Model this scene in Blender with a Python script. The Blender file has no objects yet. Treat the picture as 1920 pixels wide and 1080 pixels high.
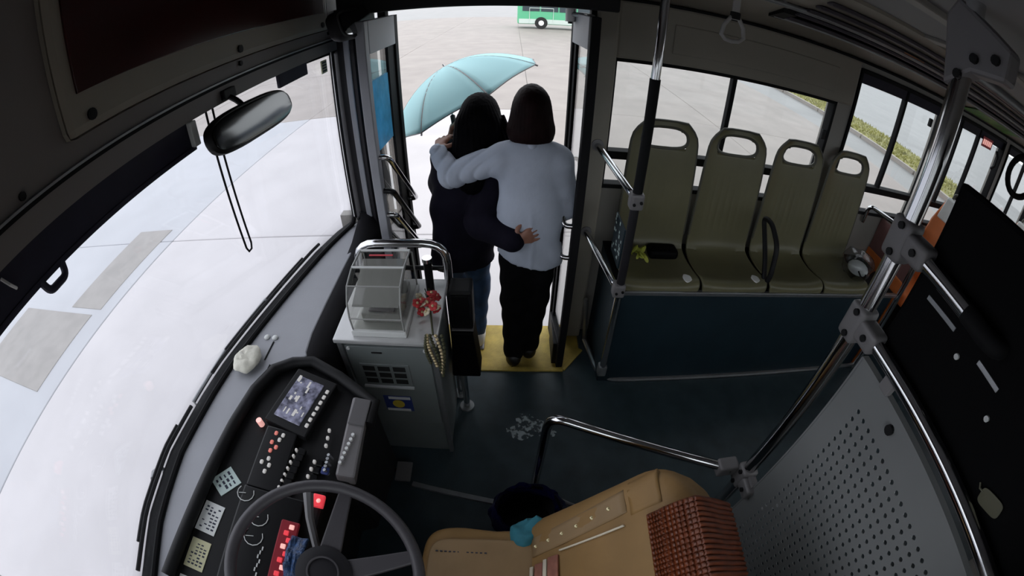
import bpy, bmesh, math, random
import numpy as np
from mathutils import Vector as V, Matrix, noise as mnoise

S = bpy.context.scene
COL = S.collection
R = math.radians
random.seed(7)

# ------------------------------------------------------------------ camera (a real wide fisheye lens), sky, exposure
cd = bpy.data.cameras.new('camera')
cam = bpy.data.objects.new('camera', cd)
COL.objects.link(cam)
pitch, yaw, roll = R(39.0), R(-0.55), R(1.2)
fw = V((math.cos(pitch) * math.cos(yaw), math.cos(pitch) * math.sin(yaw), -math.sin(pitch)))
rt = fw.cross(V((0, 0, 1))).normalized()
up = rt.cross(fw)
r2 = math.cos(roll) * rt + math.sin(roll) * up
u2 = -math.sin(roll) * rt + math.cos(roll) * up
cm = Matrix.Identity(4)
for i in range(3):
    cm[i][0], cm[i][1], cm[i][2] = r2[i], u2[i], -fw[i]
    cm[i][3] = (0.2, 0.0, 2.0)[i]
cam.matrix_world = cm
cd.type = 'PANO'
cd.sensor_fit = 'HORIZONTAL'
cd.sensor_width = 36.0
cd.sensor_height = 20.25
cd.clip_start = 0.02
pc = cd if hasattr(cd, 'panorama_type') else cd.cycles
pc.panorama_type = 'FISHEYE_LENS_POLYNOMIAL'
pc.fisheye_fov = 3.1
pc.fisheye_polynomial_k0 = 0.0
pc.fisheye_polynomial_k1 = -1.0 / 15.0      # equidistant, 15 mm on a 36 mm sensor
pc.fisheye_polynomial_k2 = 0.0
pc.fisheye_polynomial_k3 = 0.0
pc.fisheye_polynomial_k4 = 0.0
S.camera = cam

w = bpy.data.worlds.new('overcast_sky')
S.world = w
w.use_nodes = True
bg = w.node_tree.nodes['Background']
bg.inputs['Color'].default_value = (0.93, 0.95, 1.0, 1)
bg.inputs['Strength'].default_value = 2.1

S.view_settings.view_transform = 'Standard'
S.view_settings.look = 'None'
S.view_settings.exposure = 0.0
S.view_settings.gamma = 1.0
S.view_settings.use_curve_mapping = False
try:
    S.cycles.use_denoising = True
    S.cycles.max_bounces = 10
    S.cycles.transparent_max_bounces = 16
except Exception:
    pass

# ------------------------------------------------------------------ materials
MATS = {}


def mat(name, col, rough=0.6, metal=0.0, var=0.0, vs=12.0, bump=0.0, bs=60.0, emit=0.0, ecol=None, spec=0.5, coat=0.0):
    m = bpy.data.materials.new(name)
    m.use_nodes = True
    n, l = m.node_tree.nodes, m.node_tree.links
    b = n['Principled BSDF']
    b.inputs['Base Color'].default_value = (*col, 1)
    b.inputs['Roughness'].default_value = rough
    b.inputs['Metallic'].default_value = metal
    b.inputs['Specular IOR Level'].default_value = spec
    b.inputs['Coat Weight'].default_value = coat
    if emit:
        b.inputs['Emission Color'].default_value = (*(ecol or col), 1)
        b.inputs['Emission Strength'].default_value = emit
    if var or bump:
        tc = n.new('ShaderNodeTexCoord')
    if var:
        t = n.new('ShaderNodeTexNoise')
        t.inputs['Scale'].default_value = vs
        t.inputs['Detail'].default_value = 6
        l.new(tc.outputs['Object'], t.inputs['Vector'])
        cr = n.new('ShaderNodeValToRGB')
        cr.color_ramp.elements[0].position = 0.3
        cr.color_ramp.elements[1].position = 0.7
        cr.color_ramp.elements[0].color = (*[max(0, c * (1 - var)) for c in col], 1)
        cr.color_ramp.elements[1].color = (*[min(1, c * (1 + var)) for c in col], 1)
        l.new(t.outputs['Fac'], cr.inputs['Fac'])
        l.new(cr.outputs['Color'], b.inputs['Base Color'])
    if bump:
        t2 = n.new('ShaderNodeTexNoise')
        t2.inputs['Scale'].default_value = bs
        t2.inputs['Detail'].default_value = 4
        l.new(tc.outputs['Object'], t2.inputs['Vector'])
        bp = n.new('ShaderNodeBump')
        bp.inputs['Strength'].default_value = bump
        bp.inputs['Distance'].default_value = 0.01
        l.new(t2.outputs['Fac'], bp.inputs['Height'])
        l.new(bp.outputs['Normal'], b.inputs['Normal'])
    MATS[name] = m
    return m


def glass(name, tint=(0.9, 0.93, 0.92), refl=1.0, rough=0.0):
    m = bpy.data.materials.new(name)
    m.use_nodes = True
    n, l = m.node_tree.nodes, m.node_tree.links
    n.clear()
    o = n.new('ShaderNodeOutputMaterial')
    mx = n.new('ShaderNodeMixShader')
    tr = n.new('ShaderNodeBsdfTransparent')
    tr.inputs['Color'].default_value = (*tint, 1)
    gl = n.new('ShaderNodeBsdfGlossy')
    gl.inputs['Roughness'].default_value = rough
    lw = n.new('ShaderNodeLayerWeight')
    lw.inputs['Blend'].default_value = 0.5
    pw = n.new('ShaderNodeMath')
    pw.operation = 'POWER'
    pw.inputs[1].default_value = 4.0
    l.new(lw.outputs['Facing'], pw.inputs[0])
    mu = n.new('ShaderNodeMath')
    mu.operation = 'MULTIPLY_ADD'
    mu.inputs[1].default_value = 0.85 * min(refl, 1.1)
    mu.inputs[2].default_value = 0.03 * refl
    l.new(pw.outputs[0], mu.inputs[0])
    l.new(mu.outputs[0], mx.inputs['Fac'])
    l.new(tr.outputs[0], mx.inputs[1])
    l.new(gl.outputs[0], mx.inputs[2])
    l.new(mx.outputs[0], o.inputs['Surface'])
    MATS[name] = m
    return m


mat('wet_concrete', (0.30, 0.268, 0.245), 0.55, spec=0.35, var=0.10, vs=1.3, bump=0.05, bs=25)
mat('pale_concrete', (0.46, 0.44, 0.445), 0.5, var=0.05, vs=1.7, bump=0.04, bs=25)
mat('blue_concrete', (0.36, 0.365, 0.385), 0.4, var=0.06, vs=1.2, bump=0.04, bs=25)
mat('dark_concrete', (0.255, 0.24, 0.225), 0.5, var=0.10, vs=4.0, bump=0.05, bs=25)
mat('tarmac', (0.22, 0.22, 0.215), 0.45, var=0.10, vs=0.6, bump=0.05, bs=25)
mat('grass', (0.30, 0.29, 0.10), 0.8, var=0.35, vs=2.0)
mat('soil', (0.27, 0.255, 0.10), 0.9, var=0.3, vs=3.0)
mat('floor_vinyl', (0.036, 0.056, 0.066), 0.42, var=0.22, vs=9, bump=0.08, bs=240)
mat('yellow_rubber', (0.50, 0.36, 0.07), 0.6, var=0.2, vs=14, bump=0.2, bs=120)
mat('tan_panel', (0.27, 0.245, 0.205), 0.55, var=0.05, vs=3)
mat('grey_panel', (0.26, 0.245, 0.225), 0.5, var=0.05, vs=3)
mat('header_grey', (0.19, 0.172, 0.165), 0.55, var=0.06, vs=4)
mat('ceiling_grey', (0.21, 0.21, 0.215), 0.6, var=0.05, vs=3)
mat('box_blue', (0.012, 0.026, 0.036), 0.55, spec=0.3, var=0.15, vs=5)
mat('black_plastic', (0.008, 0.008, 0.009), 0.55, spec=0.25, bump=0.05, bs=200)
mat('black_rubber', (0.007, 0.007, 0.008), 0.75, spec=0.2)
mat('black_gloss', (0.006, 0.006, 0.007), 0.28, spec=0.35)
mat('black_board', (0.0025, 0.0025, 0.003), 0.6, spec=0.08)
mat('aluminium', (0.42, 0.43, 0.44), 0.38, 0.9, var=0.08, vs=30)
mat('dull_steel', (0.30, 0.31, 0.32), 0.5, 0.7, var=0.1, vs=20)
mat('strap_grey', (0.34, 0.33, 0.32), 0.5)
mat('chrome', (0.62, 0.62, 0.63), 0.13, 1.0)
mat('cast_grey', (0.20, 0.19, 0.195), 0.5, 0.2)
mat('white_gasket', (0.75, 0.73, 0.72), 0.5)
mat('dash_grey', (0.27, 0.275, 0.30), 0.55, var=0.05, vs=6, bump=0.06, bs=180)
mat('dash_dark', (0.013, 0.012, 0.015), 0.6, spec=0.3, var=0.1, vs=6)
mat('visor_navy', (0.014, 0.013, 0.030), 0.7, var=0.15, vs=20)
mat('sign_red', (0.035, 0.004, 0.004), 0.22, var=0.2, vs=8)
mat('seat_olive', (0.142, 0.132, 0.072), 0.40, var=0.07, vs=6, bump=0.03, bs=120)
mat('seat_rim', (0.07, 0.068, 0.05), 0.5)
mat('seat_orange', (0.65, 0.17, 0.04), 0.5, var=0.1, vs=8)
mat('maroon', (0.16, 0.075, 0.07), 0.6, var=0.1, vs=8)
mat('cloth_white', (0.7, 0.7, 0.68), 0.8, var=0.08, vs=14)
mat('plastic_white', (0.62, 0.63, 0.62), 0.4)
mat('tan_cover', (0.27, 0.152, 0.05), 0.62, var=0.12, vs=7, bump=0.5, bs=9)
mat('tan_pale', (0.29, 0.185, 0.09), 0.62, var=0.08, vs=9, bump=0.3, bs=10)
mat('pink_band', (0.33, 0.13, 0.09), 0.7, var=0.2, vs=40)
mat('stripe_cream', (0.75, 0.66, 0.52), 0.6)
mat('brass', (0.85, 0.74, 0.45), 0.25, 0.6)
mat('bead_mat', (0.14, 0.030, 0.007), 0.4, var=0.25, vs=30)
mat('teal_cloth', (0.03, 0.19, 0.25), 0.75, var=0.2, vs=20, bump=0.4, bs=25)
mat('navy_plastic', (0.008, 0.008, 0.05), 0.22, var=0.3, vs=12, bump=0.4, bs=18)
mat('cabinet_grey', (0.17, 0.19, 0.19), 0.45, var=0.06, vs=6)
mat('cabinet_top', (0.55, 0.55, 0.55), 0.35, 0.3, var=0.05, vs=9)
mat('dark_hole', (0.008, 0.008, 0.008), 0.9)
mat('box_inner', (0.30, 0.30, 0.29), 0.5)
mat('grille_white', (0.45, 0.47, 0.47), 0.5)
mat('flower_red', (0.40, 0.02, 0.025), 0.6, var=0.3, vs=40)
mat('flower_pale', (0.62, 0.55, 0.40), 0.6)
mat('stem_dark', (0.05, 0.05, 0.02), 0.7)
mat('gold', (0.60, 0.48, 0.28), 0.35, 0.5)
mat('paper_white', (0.72, 0.73, 0.72), 0.7, var=0.04, vs=20)
mat('paper_yellow', (0.58, 0.56, 0.36), 0.7, var=0.05, vs=20)
mat('paper_mint', (0.55, 0.66, 0.64), 0.7, var=0.05, vs=20)
mat('print_ink', (0.03, 0.035, 0.06), 0.8)
mat('btn_white', (0.62, 0.60, 0.58), 0.4, emit=0.25)
mat('btn_red', (0.75, 0.22, 0.18), 0.4, emit=0.35)
mat('lamp_red', (0.9, 0.06, 0.08), 0.4, emit=0.45)
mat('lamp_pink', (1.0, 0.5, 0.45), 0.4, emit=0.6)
mat('red_dark', (0.22, 0.01, 0.02), 0.4, emit=0.12)
mat('blue_glitter', (0.02, 0.06, 0.16), 0.35, var=0.7, vs=80, bump=0.8, bs=90)
mat('wheel_grey', (0.050, 0.046, 0.052), 0.5, bump=0.05, bs=150)
mat('spoke_grey', (0.13, 0.125, 0.13), 0.4)
mat('skin', (0.27, 0.125, 0.085), 0.5, var=0.08, vs=30)
mat('shirt', (0.42, 0.46, 0.55), 0.75, var=0.05, vs=8, bump=0.25, bs=22)
mat('trousers', (0.004, 0.004, 0.005), 0.85, spec=0.1, var=0.2, vs=10)
mat('coat', (0.008, 0.007, 0.014), 0.9, spec=0.1, var=0.2, vs=10, bump=0.1, bs=60)
mat('jeans', (0.025, 0.060, 0.13), 0.8, var=0.35, vs=14, bump=0.1, bs=120)
mat('hair_brown', (0.010, 0.004, 0.004), 0.6, spec=0.07, var=0.3, vs=30)
mat('hair_black', (0.0022, 0.002, 0.0028), 0.7, spec=0.04, var=0.3, vs=30)
mat('eye_white', (0.8, 0.8, 0.8), 0.3)
mat('lips', (0.4, 0.13, 0.11), 0.5)
mat('shoe_white', (0.62, 0.60, 0.56), 0.6, var=0.06, vs=20)
mat('shoe_black', (0.010, 0.009, 0.009), 0.4)
mat('umbrella_teal', (0.52, 0.80, 0.83), 0.6)
mat('bus_green', (0.12, 0.50, 0.27), 0.35)
mat('bus_pale', (0.62, 0.72, 0.66), 0.4)
mat('van_white', (0.85, 0.85, 0.85), 0.4)
mat('tyre', (0.02, 0.02, 0.02), 0.8)
mat('window_dark', (0.05, 0.07, 0.08), 0.15)
mat('wall_blue', (0.25, 0.29, 0.37), 0.7, var=0.05, vs=0.6)
mat('poster_green', (0.09, 0.27, 0.05), 0.5, var=0.5, vs=9)
mat('sticker_red', (0.55, 0.05, 0.07), 0.5)
mat('sticker_orange', (0.32, 0.12, 0.04), 0.5, var=0.3, vs=20)
mat('label_blue', (0.03, 0.05, 0.20), 0.5)
mat('label_yellow', (0.6, 0.45, 0.05), 0.5)
mat('leaf_yellow', (0.42, 0.45, 0.06), 0.6, var=0.3, vs=30)
mat('tag_olive', (0.10, 0.095, 0.06), 0.6)
mat('tissue', (0.62, 0.60, 0.52), 0.8, var=0.12, vs=30, bump=0.5, bs=30)
mat('mirror_glass', (0.35, 0.36, 0.36), 0.06, 1.0)
mat('mirror_dark', (0.10, 0.105, 0.105), 0.12, 1.0)
mat('reflection_mottle', (0.25, 0.25, 0.34), 0.18, var=0.9, vs=38, emit=0.0)  # mottled colour carries the painted reflection on the radio
mat('slat_purple', (0.05, 0.043, 0.055), 0.5)
mat('perf_grey', (0.20, 0.205, 0.208), 0.45, 0.1, var=0.05, vs=5)
glass('window_glass', (0.88, 0.9, 0.9))
glass('windshield_glass', (0.94, 0.95, 0.97))
glass('acrylic', (0.82, 0.82, 0.80), 1.2)
glass('bag_plastic', (0.75, 0.77, 0.78), 1.5, 0.15)
# pale translucent umbrella cloth
m = MATS['umbrella_teal']
m.node_tree.nodes['Principled BSDF'].inputs['Transmission Weight'].default_value = 0.0
_n, _l = m.node_tree.nodes, m.node_tree.links
_tl = _n.new('ShaderNodeBsdfTranslucent')
_tl.inputs['Color'].default_value = (0.52, 0.80, 0.83, 1)
_mx = _n.new('ShaderNodeMixShader')
_mx.inputs['Fac'].default_value = 0.35
_l.new(_n['Principled BSDF'].outputs[0], _mx.inputs[1])
_l.new(_tl.outputs[0], _mx.inputs[2])
_l.new(_mx.outputs[0], _n['Material Output'].inputs['Surface'])
# blue film half covering the folded door's pane
m = mat('blue_film', (0.10, 0.42, 0.62), 0.35, var=0.5, vs=16, bump=0.6, bs=22)
_n, _l = m.node_tree.nodes, m.node_tree.links
_tl = _n.new('ShaderNodeBsdfTranslucent')
_tl.inputs['Color'].default_value = (0.14, 0.58, 0.82, 1)
_mx = _n.new('ShaderNodeMixShader')
_mx.inputs['Fac'].default_value = 0.6
_l.new(_n['Principled BSDF'].outputs[0], _mx.inputs[1])
_l.new(_tl.outputs[0], _mx.inputs[2])
_l.new(_mx.outputs[0], _n['Material Output'].inputs['Surface'])

# ------------------------------------------------------------------ mesh helpers
ORG = {}


class B:
    """collects shapes, all in world coordinates"""
    def __init__(s):
        s.bm = bmesh.new()

    def box(s, a, b, bev=0.0, seg=2, M=None):
        a, b = V(a), V(b)
        lo = V([min(a[i], b[i]) for i in range(3)])
        hi = V([max(a[i], b[i]) for i in range(3)])
        r = bmesh.ops.create_cube(s.bm, size=1.0)
        vs = r['verts']
        for v in vs:
            v.co = V([lo[i] + (v.co[i] + 0.5) * (hi[i] - lo[i]) for i in range(3)])
        if bev:
            es = list({e for v in vs for e in v.link_edges})
            rr = bmesh.ops.bevel(s.bm, geom=es, offset=bev, segments=seg, affect='EDGES', profile=0.6)
            vs = list({v for f in rr['faces'] for v in f.verts} | {v for v in vs if v.is_valid})
        if M is not None:
            for v in vs:
                v.co = M @ v.co
        return s

    def prism(s, poly, axis, a, b):
        """polygon in the two other axes (in x,y,z order), extruded along axis from a to b"""
        ax = 'xyz'.index(axis)
        ot = [i for i in range(3) if i != ax]
        rings = []
        for h in (a, b):
            ring = []
            for p in poly:
                c = [0, 0, 0]
                c[ax] = h
                c[ot[0]], c[ot[1]] = p
                ring.append(s.bm.verts.new(c))
            rings.append(ring)
        n = len(poly)
        s.bm.faces.new(rings[0])
        s.bm.faces.new(rings[1][::-1])
        for i in range(n):
            s.bm.faces.new((rings[0][i], rings[1][i], rings[1][(i + 1) % n], rings[0][(i + 1) % n]))
        return s

    def loft(s, rings, cap=True, closed=True):
        vr = [[s.bm.verts.new(p) for p in r] for r in rings]
        n = len(rings[0])
        for i in range(len(vr) - 1):
            for j in range(n if closed else n - 1):
                k = (j + 1) % n
                s.bm.faces.new((vr[i][j], vr[i][k], vr[i + 1][k], vr[i + 1][j]))
        if cap and closed:
            s.bm.faces.new(vr[0][::-1])
            s.bm.faces.new(vr[-1])
        return s

    def tube(s, pts, r, seg=10, fil=0.0, closed=False, fseg=5):
        pts = [V(p) for p in pts]
        if fil:
            out = [pts[0]]
            for i in range(1, len(pts) - 1):
                p, a, b = pts[i], pts[i - 1], pts[i + 1]
                d1, d2 = (a - p), (b - p)
                f = min(fil, d1.length * 0.49, d2.length * 0.49)
                q1, q2 = p + d1.normalized() * f, p + d2.normalized() * f
                for k in range(fseg + 1):
                    t = k / fseg
                    out.append((1 - t) ** 2 * q1 + 2 * t * (1 - t) * p + t * t * q2)
            out.append(pts[-1])
            pts = out
        rr = r if isinstance(r, (list, tuple)) else [r] * len(pts)
        if len(rr) != len(pts):
            rr = [rr[0]] * len(pts)
        n = len(pts)
        T = []
        for i in range(n):
            if closed:
                d = pts[(i + 1) % n] - pts[i - 1]
            else:
                d = pts[min(i + 1, n - 1)] - pts[max(i - 1, 0)]
            T.append(d.normalized())
        nrm = T[0].orthogonal().normalized()
        rings = []
        for i in range(n):
            nrm = (nrm - T[i] * nrm.dot(T[i])).normalized()
            bn = T[i].cross(nrm)
            rings.append([pts[i] + rr[i] * (math.cos(2 * math.pi * k / seg) * nrm + math.sin(2 * math.pi * k / seg) * bn) for k in range(seg)])
        if closed:
            rings.append(rings[0])
            s.loft(rings, cap=False)
            bmesh.ops.remove_doubles(s.bm, verts=s.bm.verts, dist=1e-6)
        else:
            s.loft(rings)
        return s

    def cyl(s, a, b, r, seg=16, r2=None):
        return s.tube([a, b], [r, r if r2 is None else r2], seg)

    def ball(s, c, r, seg=12, M=None):
        r = (r, r, r) if not isinstance(r, (tuple, list)) else r
        q = bmesh.ops.create_uvsphere(s.bm, u_segments=seg, v_segments=max(6, seg // 2 + 2), radius=1.0)
        for v in q['verts']:
            p = V((v.co.x * r[0], v.co.y * r[1], v.co.z * r[2]))
            v.co = V(c) + (M @ p if M is not None else p)
        return s

    def grid(s, f, nu, nv, skip=None):
        g = [[s.bm.verts.new(f(i / nu, j / nv)) for j in range(nv + 1)] for i in range(nu + 1)]
        for i in range(nu):
            for j in range(nv):
                if skip and skip((i + .5) / nu, (j + .5) / nv):
                    continue
                s.bm.faces.new((g[i][j], g[i + 1][j], g[i + 1][j + 1], g[i][j + 1]))
        return s


def islands(bm):
    seen, out = set(), []
    for v in bm.verts:
        if v in seen: continue
        st, comp = [v], []
        seen.add(v)
        while st:
            q = st.pop(); comp.append(q)
            for e in q.link_edges:
                o = e.other_vert(q)
                if o not in seen:
                    seen.add(o); st.append(o)
        out.append(comp)
    return out


def each(name, b, m, parent=None, **kw):
    """one object per separate piece"""
    r = []
    for comp in islands(b.bm):
        q = B(); mp_ = {v: q.bm.verts.new(v.co) for v in comp}
        for f in {f for v in comp for f in v.link_faces}:
            q.bm.faces.new([mp_[v] for v in f.verts])
        r.append(obj(name, q, m, parent, **kw))
    b.bm.free()
    return r


def obj(name, b, m, parent=None, org=None, smooth=False, sub=0, solid=0.0, bevel=0.0):
    bm = b.bm
    o_ = V(ORG[parent.name]) if parent is not None else V(org or (0, 0, 0))
    bm.transform(Matrix.Translation(-o_))
    bmesh.ops.remove_doubles(bm, verts=bm.verts, dist=1e-7)
    loose = [v for v in bm.verts if not v.link_faces]
    if loose:
        bmesh.ops.delete(bm, geom=loose, context='VERTS')
    bmesh.ops.recalc_face_normals(bm, faces=bm.faces)
    me = bpy.data.meshes.new(name)
    bm.to_mesh(me)
    bm.free()
    o = bpy.data.objects.new(name, me)
    COL.objects.link(o)
    me.materials.append(MATS[m] if isinstance(m, str) else m)
    if smooth:
        me.polygons.foreach_set('use_smooth', [True] * len(me.polygons))
        try:
            me.set_sharp_from_angle(angle=R(42))
        except Exception:
            pass
    if parent is not None:
        o.parent = parent
    else:
        o.location = o_
    ORG[o.name] = o_
    if bevel:
        md = o.modifiers.new('bevel', 'BEVEL')
        md.width = bevel
        md.segments = 2
        md.limit_method = 'ANGLE'
    if solid:
        md = o.modifiers.new('solid', 'SOLIDIFY')
        md.thickness = solid
        md.offset = 0
    if sub:
        md = o.modifiers.new('sub', 'SUBSURF')
        md.levels = sub
        md.render_levels = sub
    return o


def tag(o, label=None, cat=None, group=None, kind=None):
    if label: o['label'] = label
    if cat: o['category'] = cat
    if group: o['group'] = group
    if kind: o['kind'] = kind
    return o


def thing(name, label, cat, loc, group=None, kind=None):
    o = bpy.data.objects.new(name, None)
    o.empty_display_size = 0.05
    COL.objects.link(o)
    o.location = loc
    ORG[o.name] = V(loc)
    return tag(o, label, cat, group, kind)


def struct(name, b, m, parent=None, label=None, **kw):
    o = obj(name, b, m, parent, **kw)
    if parent is None:
        o['kind'] = 'structure'
    if label: o['label'] = label
    return o


def copy_tree(o, parent=None):
    c = o.copy()
    COL.objects.link(c)
    c.parent = parent
    ORG[c.name] = ORG.get(o.name, V())
    for ch in [k for k in bpy.data.objects if k.parent == o]:
        copy_tree(ch, c)
    return c


# ------------------------------------------------------------------ smooth bodies: signed distances + surface nets
def rot_to(d):
    return np.array(V((0, 0, 1)).rotation_difference(V(d)).to_matrix())


class SDF:
    def __init__(s):
        s.p = []
        s.clips = []
        s.wr = None

    def cone(s, a, b, ra, rb=None, k=0.02, flat=None):
        s.p.append(('c', np.array(a, float), np.array(b, float), ra, ra if rb is None else rb, k, flat))
        return s

    def chain(s, pts, rs, k=0.02, flat=None):
        for i in range(len(pts) - 1):
            s.cone(pts[i], pts[i + 1], rs[i], rs[i + 1], k, flat)
        return s

    def ell(s, c, r, k=0.02, M=None, sub=False):
        s.p.append(('e' if not sub else 's', np.array(c, float), np.array(r, float), None if M is None else np.array(M), 0, k, None))
        return s

    def clip(s, pt, n):
        s.clips.append((np.array(pt, float), np.array(V(n).normalized())))
        return s

    def build(s, vox=0.008):
        lo, hi = np.full(3, 9e9), np.full(3, -9e9)
        bb = []
        for q in s.p:
            if q[0] == 'c':
                r = max(q[3], q[4]) * (q[6][1] if q[6] and q[6][1] > 1 else 1)
                l, h = np.minimum(q[1], q[2]) - r, np.maximum(q[1], q[2]) + r
            else:
                r = max(q[2])
                l, h = q[1] - r, q[1] + r
            bb.append((l, h))
            if q[0] != 's':
                lo, hi = np.minimum(lo, l), np.maximum(hi, h)
        lo -= 0.03
        hi += 0.03
        n = np.ceil((hi - lo) / vox).astype(int) + 1
        ax = [lo[i] + vox * np.arange(n[i]) for i in range(3)]
        D = np.full(n, 1.0, np.float32)
        for q, (l, h) in zip(s.p, bb):
            pad = q[5] + 0.035
            i0 = np.maximum(0, np.floor((l - pad - lo) / vox).astype(int))
            i1 = np.minimum(n, np.ceil((h + pad - lo) / vox).astype(int) + 1)
            if (i1 <= i0).any():
                continue
            X, Y, Z = np.meshgrid(ax[0][i0[0]:i1[0]], ax[1][i0[1]:i1[1]], ax[2][i0[2]:i1[2]], indexing='ij')
            P = np.stack([X, Y, Z], -1)
            if q[0] == 'c':
                a, b = q[1], q[2]
                ab = b - a
                pa = P - a
                t = np.clip(pa @ ab / max(1e-9, ab @ ab), 0, 1)
                d = pa - t[..., None] * ab
                if q[6]:
                    f = np.array(V(q[6][0]).normalized())
                    c = d @ f
                    d = d + (c * (1 / q[6][1] - 1))[..., None] * f
                d = np.linalg.norm(d, axis=-1) - (q[3] + (q[4] - q[3]) * t)
                if q[6]:
                    d = d * min(1, q[6][1])
            else:
                pa = P - q[1]
                if q[3] is not None:
                    pa = pa @ q[3]
                k0 = np.linalg.norm(pa / q[2], axis=-1)
                k1 = np.linalg.norm(pa / q[2] ** 2, axis=-1) + 1e-9
                d = k0 * (k0 - 1) / k1
            sl = tuple(slice(i0[i], i1[i]) for i in range(3))
            A = D[sl]
            k = q[5]
            if q[0] == 's':
                d = -d
                hh = np.clip(0.5 + 0.5 * (d - A) / k, 0, 1)
                D[sl] = A + (d - A) * hh + k * hh * (1 - hh)
            else:
                hh = np.clip(0.5 + 0.5 * (A - d) / k, 0, 1)
                D[sl] = A + (d - A) * hh - k * hh * (1 - hh)
        X, Y, Z = np.meshgrid(*ax, indexing='ij')
        if s.wr is not None:
            D = D + s.wr(X, Y, Z)
        for pt, nn in s.clips:
            D = np.maximum(D, (X - pt[0]) * nn[0] + (Y - pt[1]) * nn[1] + (Z - pt[2]) * nn[2])
        # surface nets
        In = D < 0
        cn = n - 1
        cnt = np.zeros(cn, int)
        acc = np.zeros((*cn, 3))
        ne = np.zeros(cn)
        corners = [(i, j, k) for i in (0, 1) for j in (0, 1) for k in (0, 1)]
        def C(c, A): return A[c[0]:c[0] + cn[0], c[1]:c[1] + cn[1], c[2]:c[2] + cn[2]]
        for c in corners:
            cnt += C(c, In)
        act = (cnt > 0) & (cnt < 8)
        for c in corners:
            for a in range(3):
                if c[a] == 0:
                    e = list(c); e[a] = 1
                    d0, d1 = C(c, D), C(tuple(e), D)
                    cr = act & ((d0 < 0) != (d1 < 0))
                    t = np.where(cr, d0 / np.where(cr, d0 - d1, 1), 0)
                    for x in range(3):
                        acc[..., x] += np.where(cr, c[x] + (t if x == a else 0), 0)
                    ne += cr
        idx = np.full(cn, -1)
        ii = np.argwhere(act)
        idx[act] = np.arange(len(ii))
        vs = lo + vox * (ii + acc[act] / ne[act][:, None])
        faces = []
        for a in range(3):
            b, c = (a + 1) % 3, (a + 2) % 3
            s0 = [slice(None)] * 3; s1 = [slice(None)] * 3
            s0[a] = slice(0, n[a] - 1); s1[a] = slice(1, n[a])
            cr = In[tuple(s0)] != In[tuple(s1)]
            fl = In[tuple(s0)]
            e = np.argwhere(cr)
            e = e[(e[:, b] > 0) & (e[:, c] > 0) & (e[:, b] < n[b] - 1) & (e[:, c] < n[c] - 1)]
            def G(db, dc):
                q = e.copy(); q[:, b] -= db; q[:, c] -= dc
                return idx[q[:, 0], q[:, 1], q[:, 2]]
            Q = np.stack([G(1, 1), G(0, 1), G(0, 0), G(1, 0)], 1)
            f = fl[e[:, 0], e[:, 1], e[:, 2]]
            Q[~f] = Q[~f][:, ::-1]
            faces.append(Q)
        return vs, np.concatenate(faces)


def sdf_obj(name, s, m, parent=None, org=None, vox=0.008, smooth_it=1):
    vs, fs = s.build(vox)
    o_ = V(ORG[parent.name]) if parent is not None else V(org or (0, 0, 0))
    me = bpy.data.meshes.new(name)
    me.from_pydata((vs - np.array(o_)).tolist(), [], fs.tolist())
    me.update()
    me.polygons.foreach_set('use_smooth', [True] * len(me.polygons))
    me.materials.append(MATS[m])
    o = bpy.data.objects.new(name, me)
    COL.objects.link(o)
    if parent is not None:
        o.parent = parent
    else:
        o.location = o_
    ORG[o.name] = o_
    if smooth_it:
        md = o.modifiers.new('smooth', 'SMOOTH')
        md.factor = 0.5
        md.iterations = smooth_it
    return o
# ================================================================== SETTING
# ---- yard outside
g = struct('ground', B().box((-60, -90, -0.60), (140, 90, -0.385)), 'tarmac')
xs = [-6, -1, 4, 9, 15, 22, 30, 40, 52]
ys = [-9.5, -4.6, -0.4, 4.5, 9.5, 15, 22]
for i in range(len(xs) - 1):
    for j in range(len(ys) - 1):
        h = -0.36 + random.uniform(-0.003, 0.003)
        if xs[i] < 9:
            mm = 'pale_concrete' if ys[j] > -1 and ys[j] < 4 else ('blue_concrete' if ys[j] > 4 else 'wet_concrete')
        else:
            mm = 'wet_concrete'
        obj('concrete_slab', B().box((xs[i] + .006, ys[j] + .006, -0.5), (xs[i + 1] - .006, ys[j + 1] - .006, h), 0.008, 1), mm, g)
obj('concrete_patch', B().box((1.3, 4.85, -0.37), (2.5, 6.85, -0.353), 0.004, 1), 'dark_concrete', g)
obj('concrete_patch', B().box((2.6, 4.75, -0.37), (4.3, 5.5, -0.354), 0.004, 1), 'dark_concrete', g)

# grass verge with a low kerb, running away from the bus behind the side windows
b = B()
pa, pb = V((3.0, -11.5, 0)), V((42.0, -12.6, 0))
d = (pb - pa).normalized()
nn = V((d.y, -d.x, 0))
b.loft([[pa + V((0, 0, -.40)), pa + V((0, 0, -.27)), pa + nn * 2.7 + V((0, 0, -.27)), pa + nn * 2.7 + V((0, 0, -.40))],
        [pb + V((0, 0, -.40)), pb + V((0, 0, -.27)), pb + nn * 2.8 + V((0, 0, -.27)), pb + nn * 2.8 + V((0, 0, -.40))]])
vg = struct('verge', b, 'soil')
b = B()
rg = random.Random(3)
for i in range(9000):
    t = rg.random()
    wd = 2.7 + .1 * t
    p = pa + (pb - pa) * t + nn * (rg.uniform(0.05, .98) * wd) + V((0, 0, -.27))
    a = rg.uniform(0, 6.28)
    s_ = rg.uniform(.05, .12)
    q = V((math.cos(a), math.sin(a), 0)) * .035
    v = [b.bm.verts.new(p - q), b.bm.verts.new(p + q), b.bm.verts.new(p + V((rg.uniform(-.05, .05), rg.uniform(-.05, .05), s_)))]
    b.bm.faces.new(v)
me_g = obj('grass', b, 'grass', vg)
me_g['kind'] = 'stuff'
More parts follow.
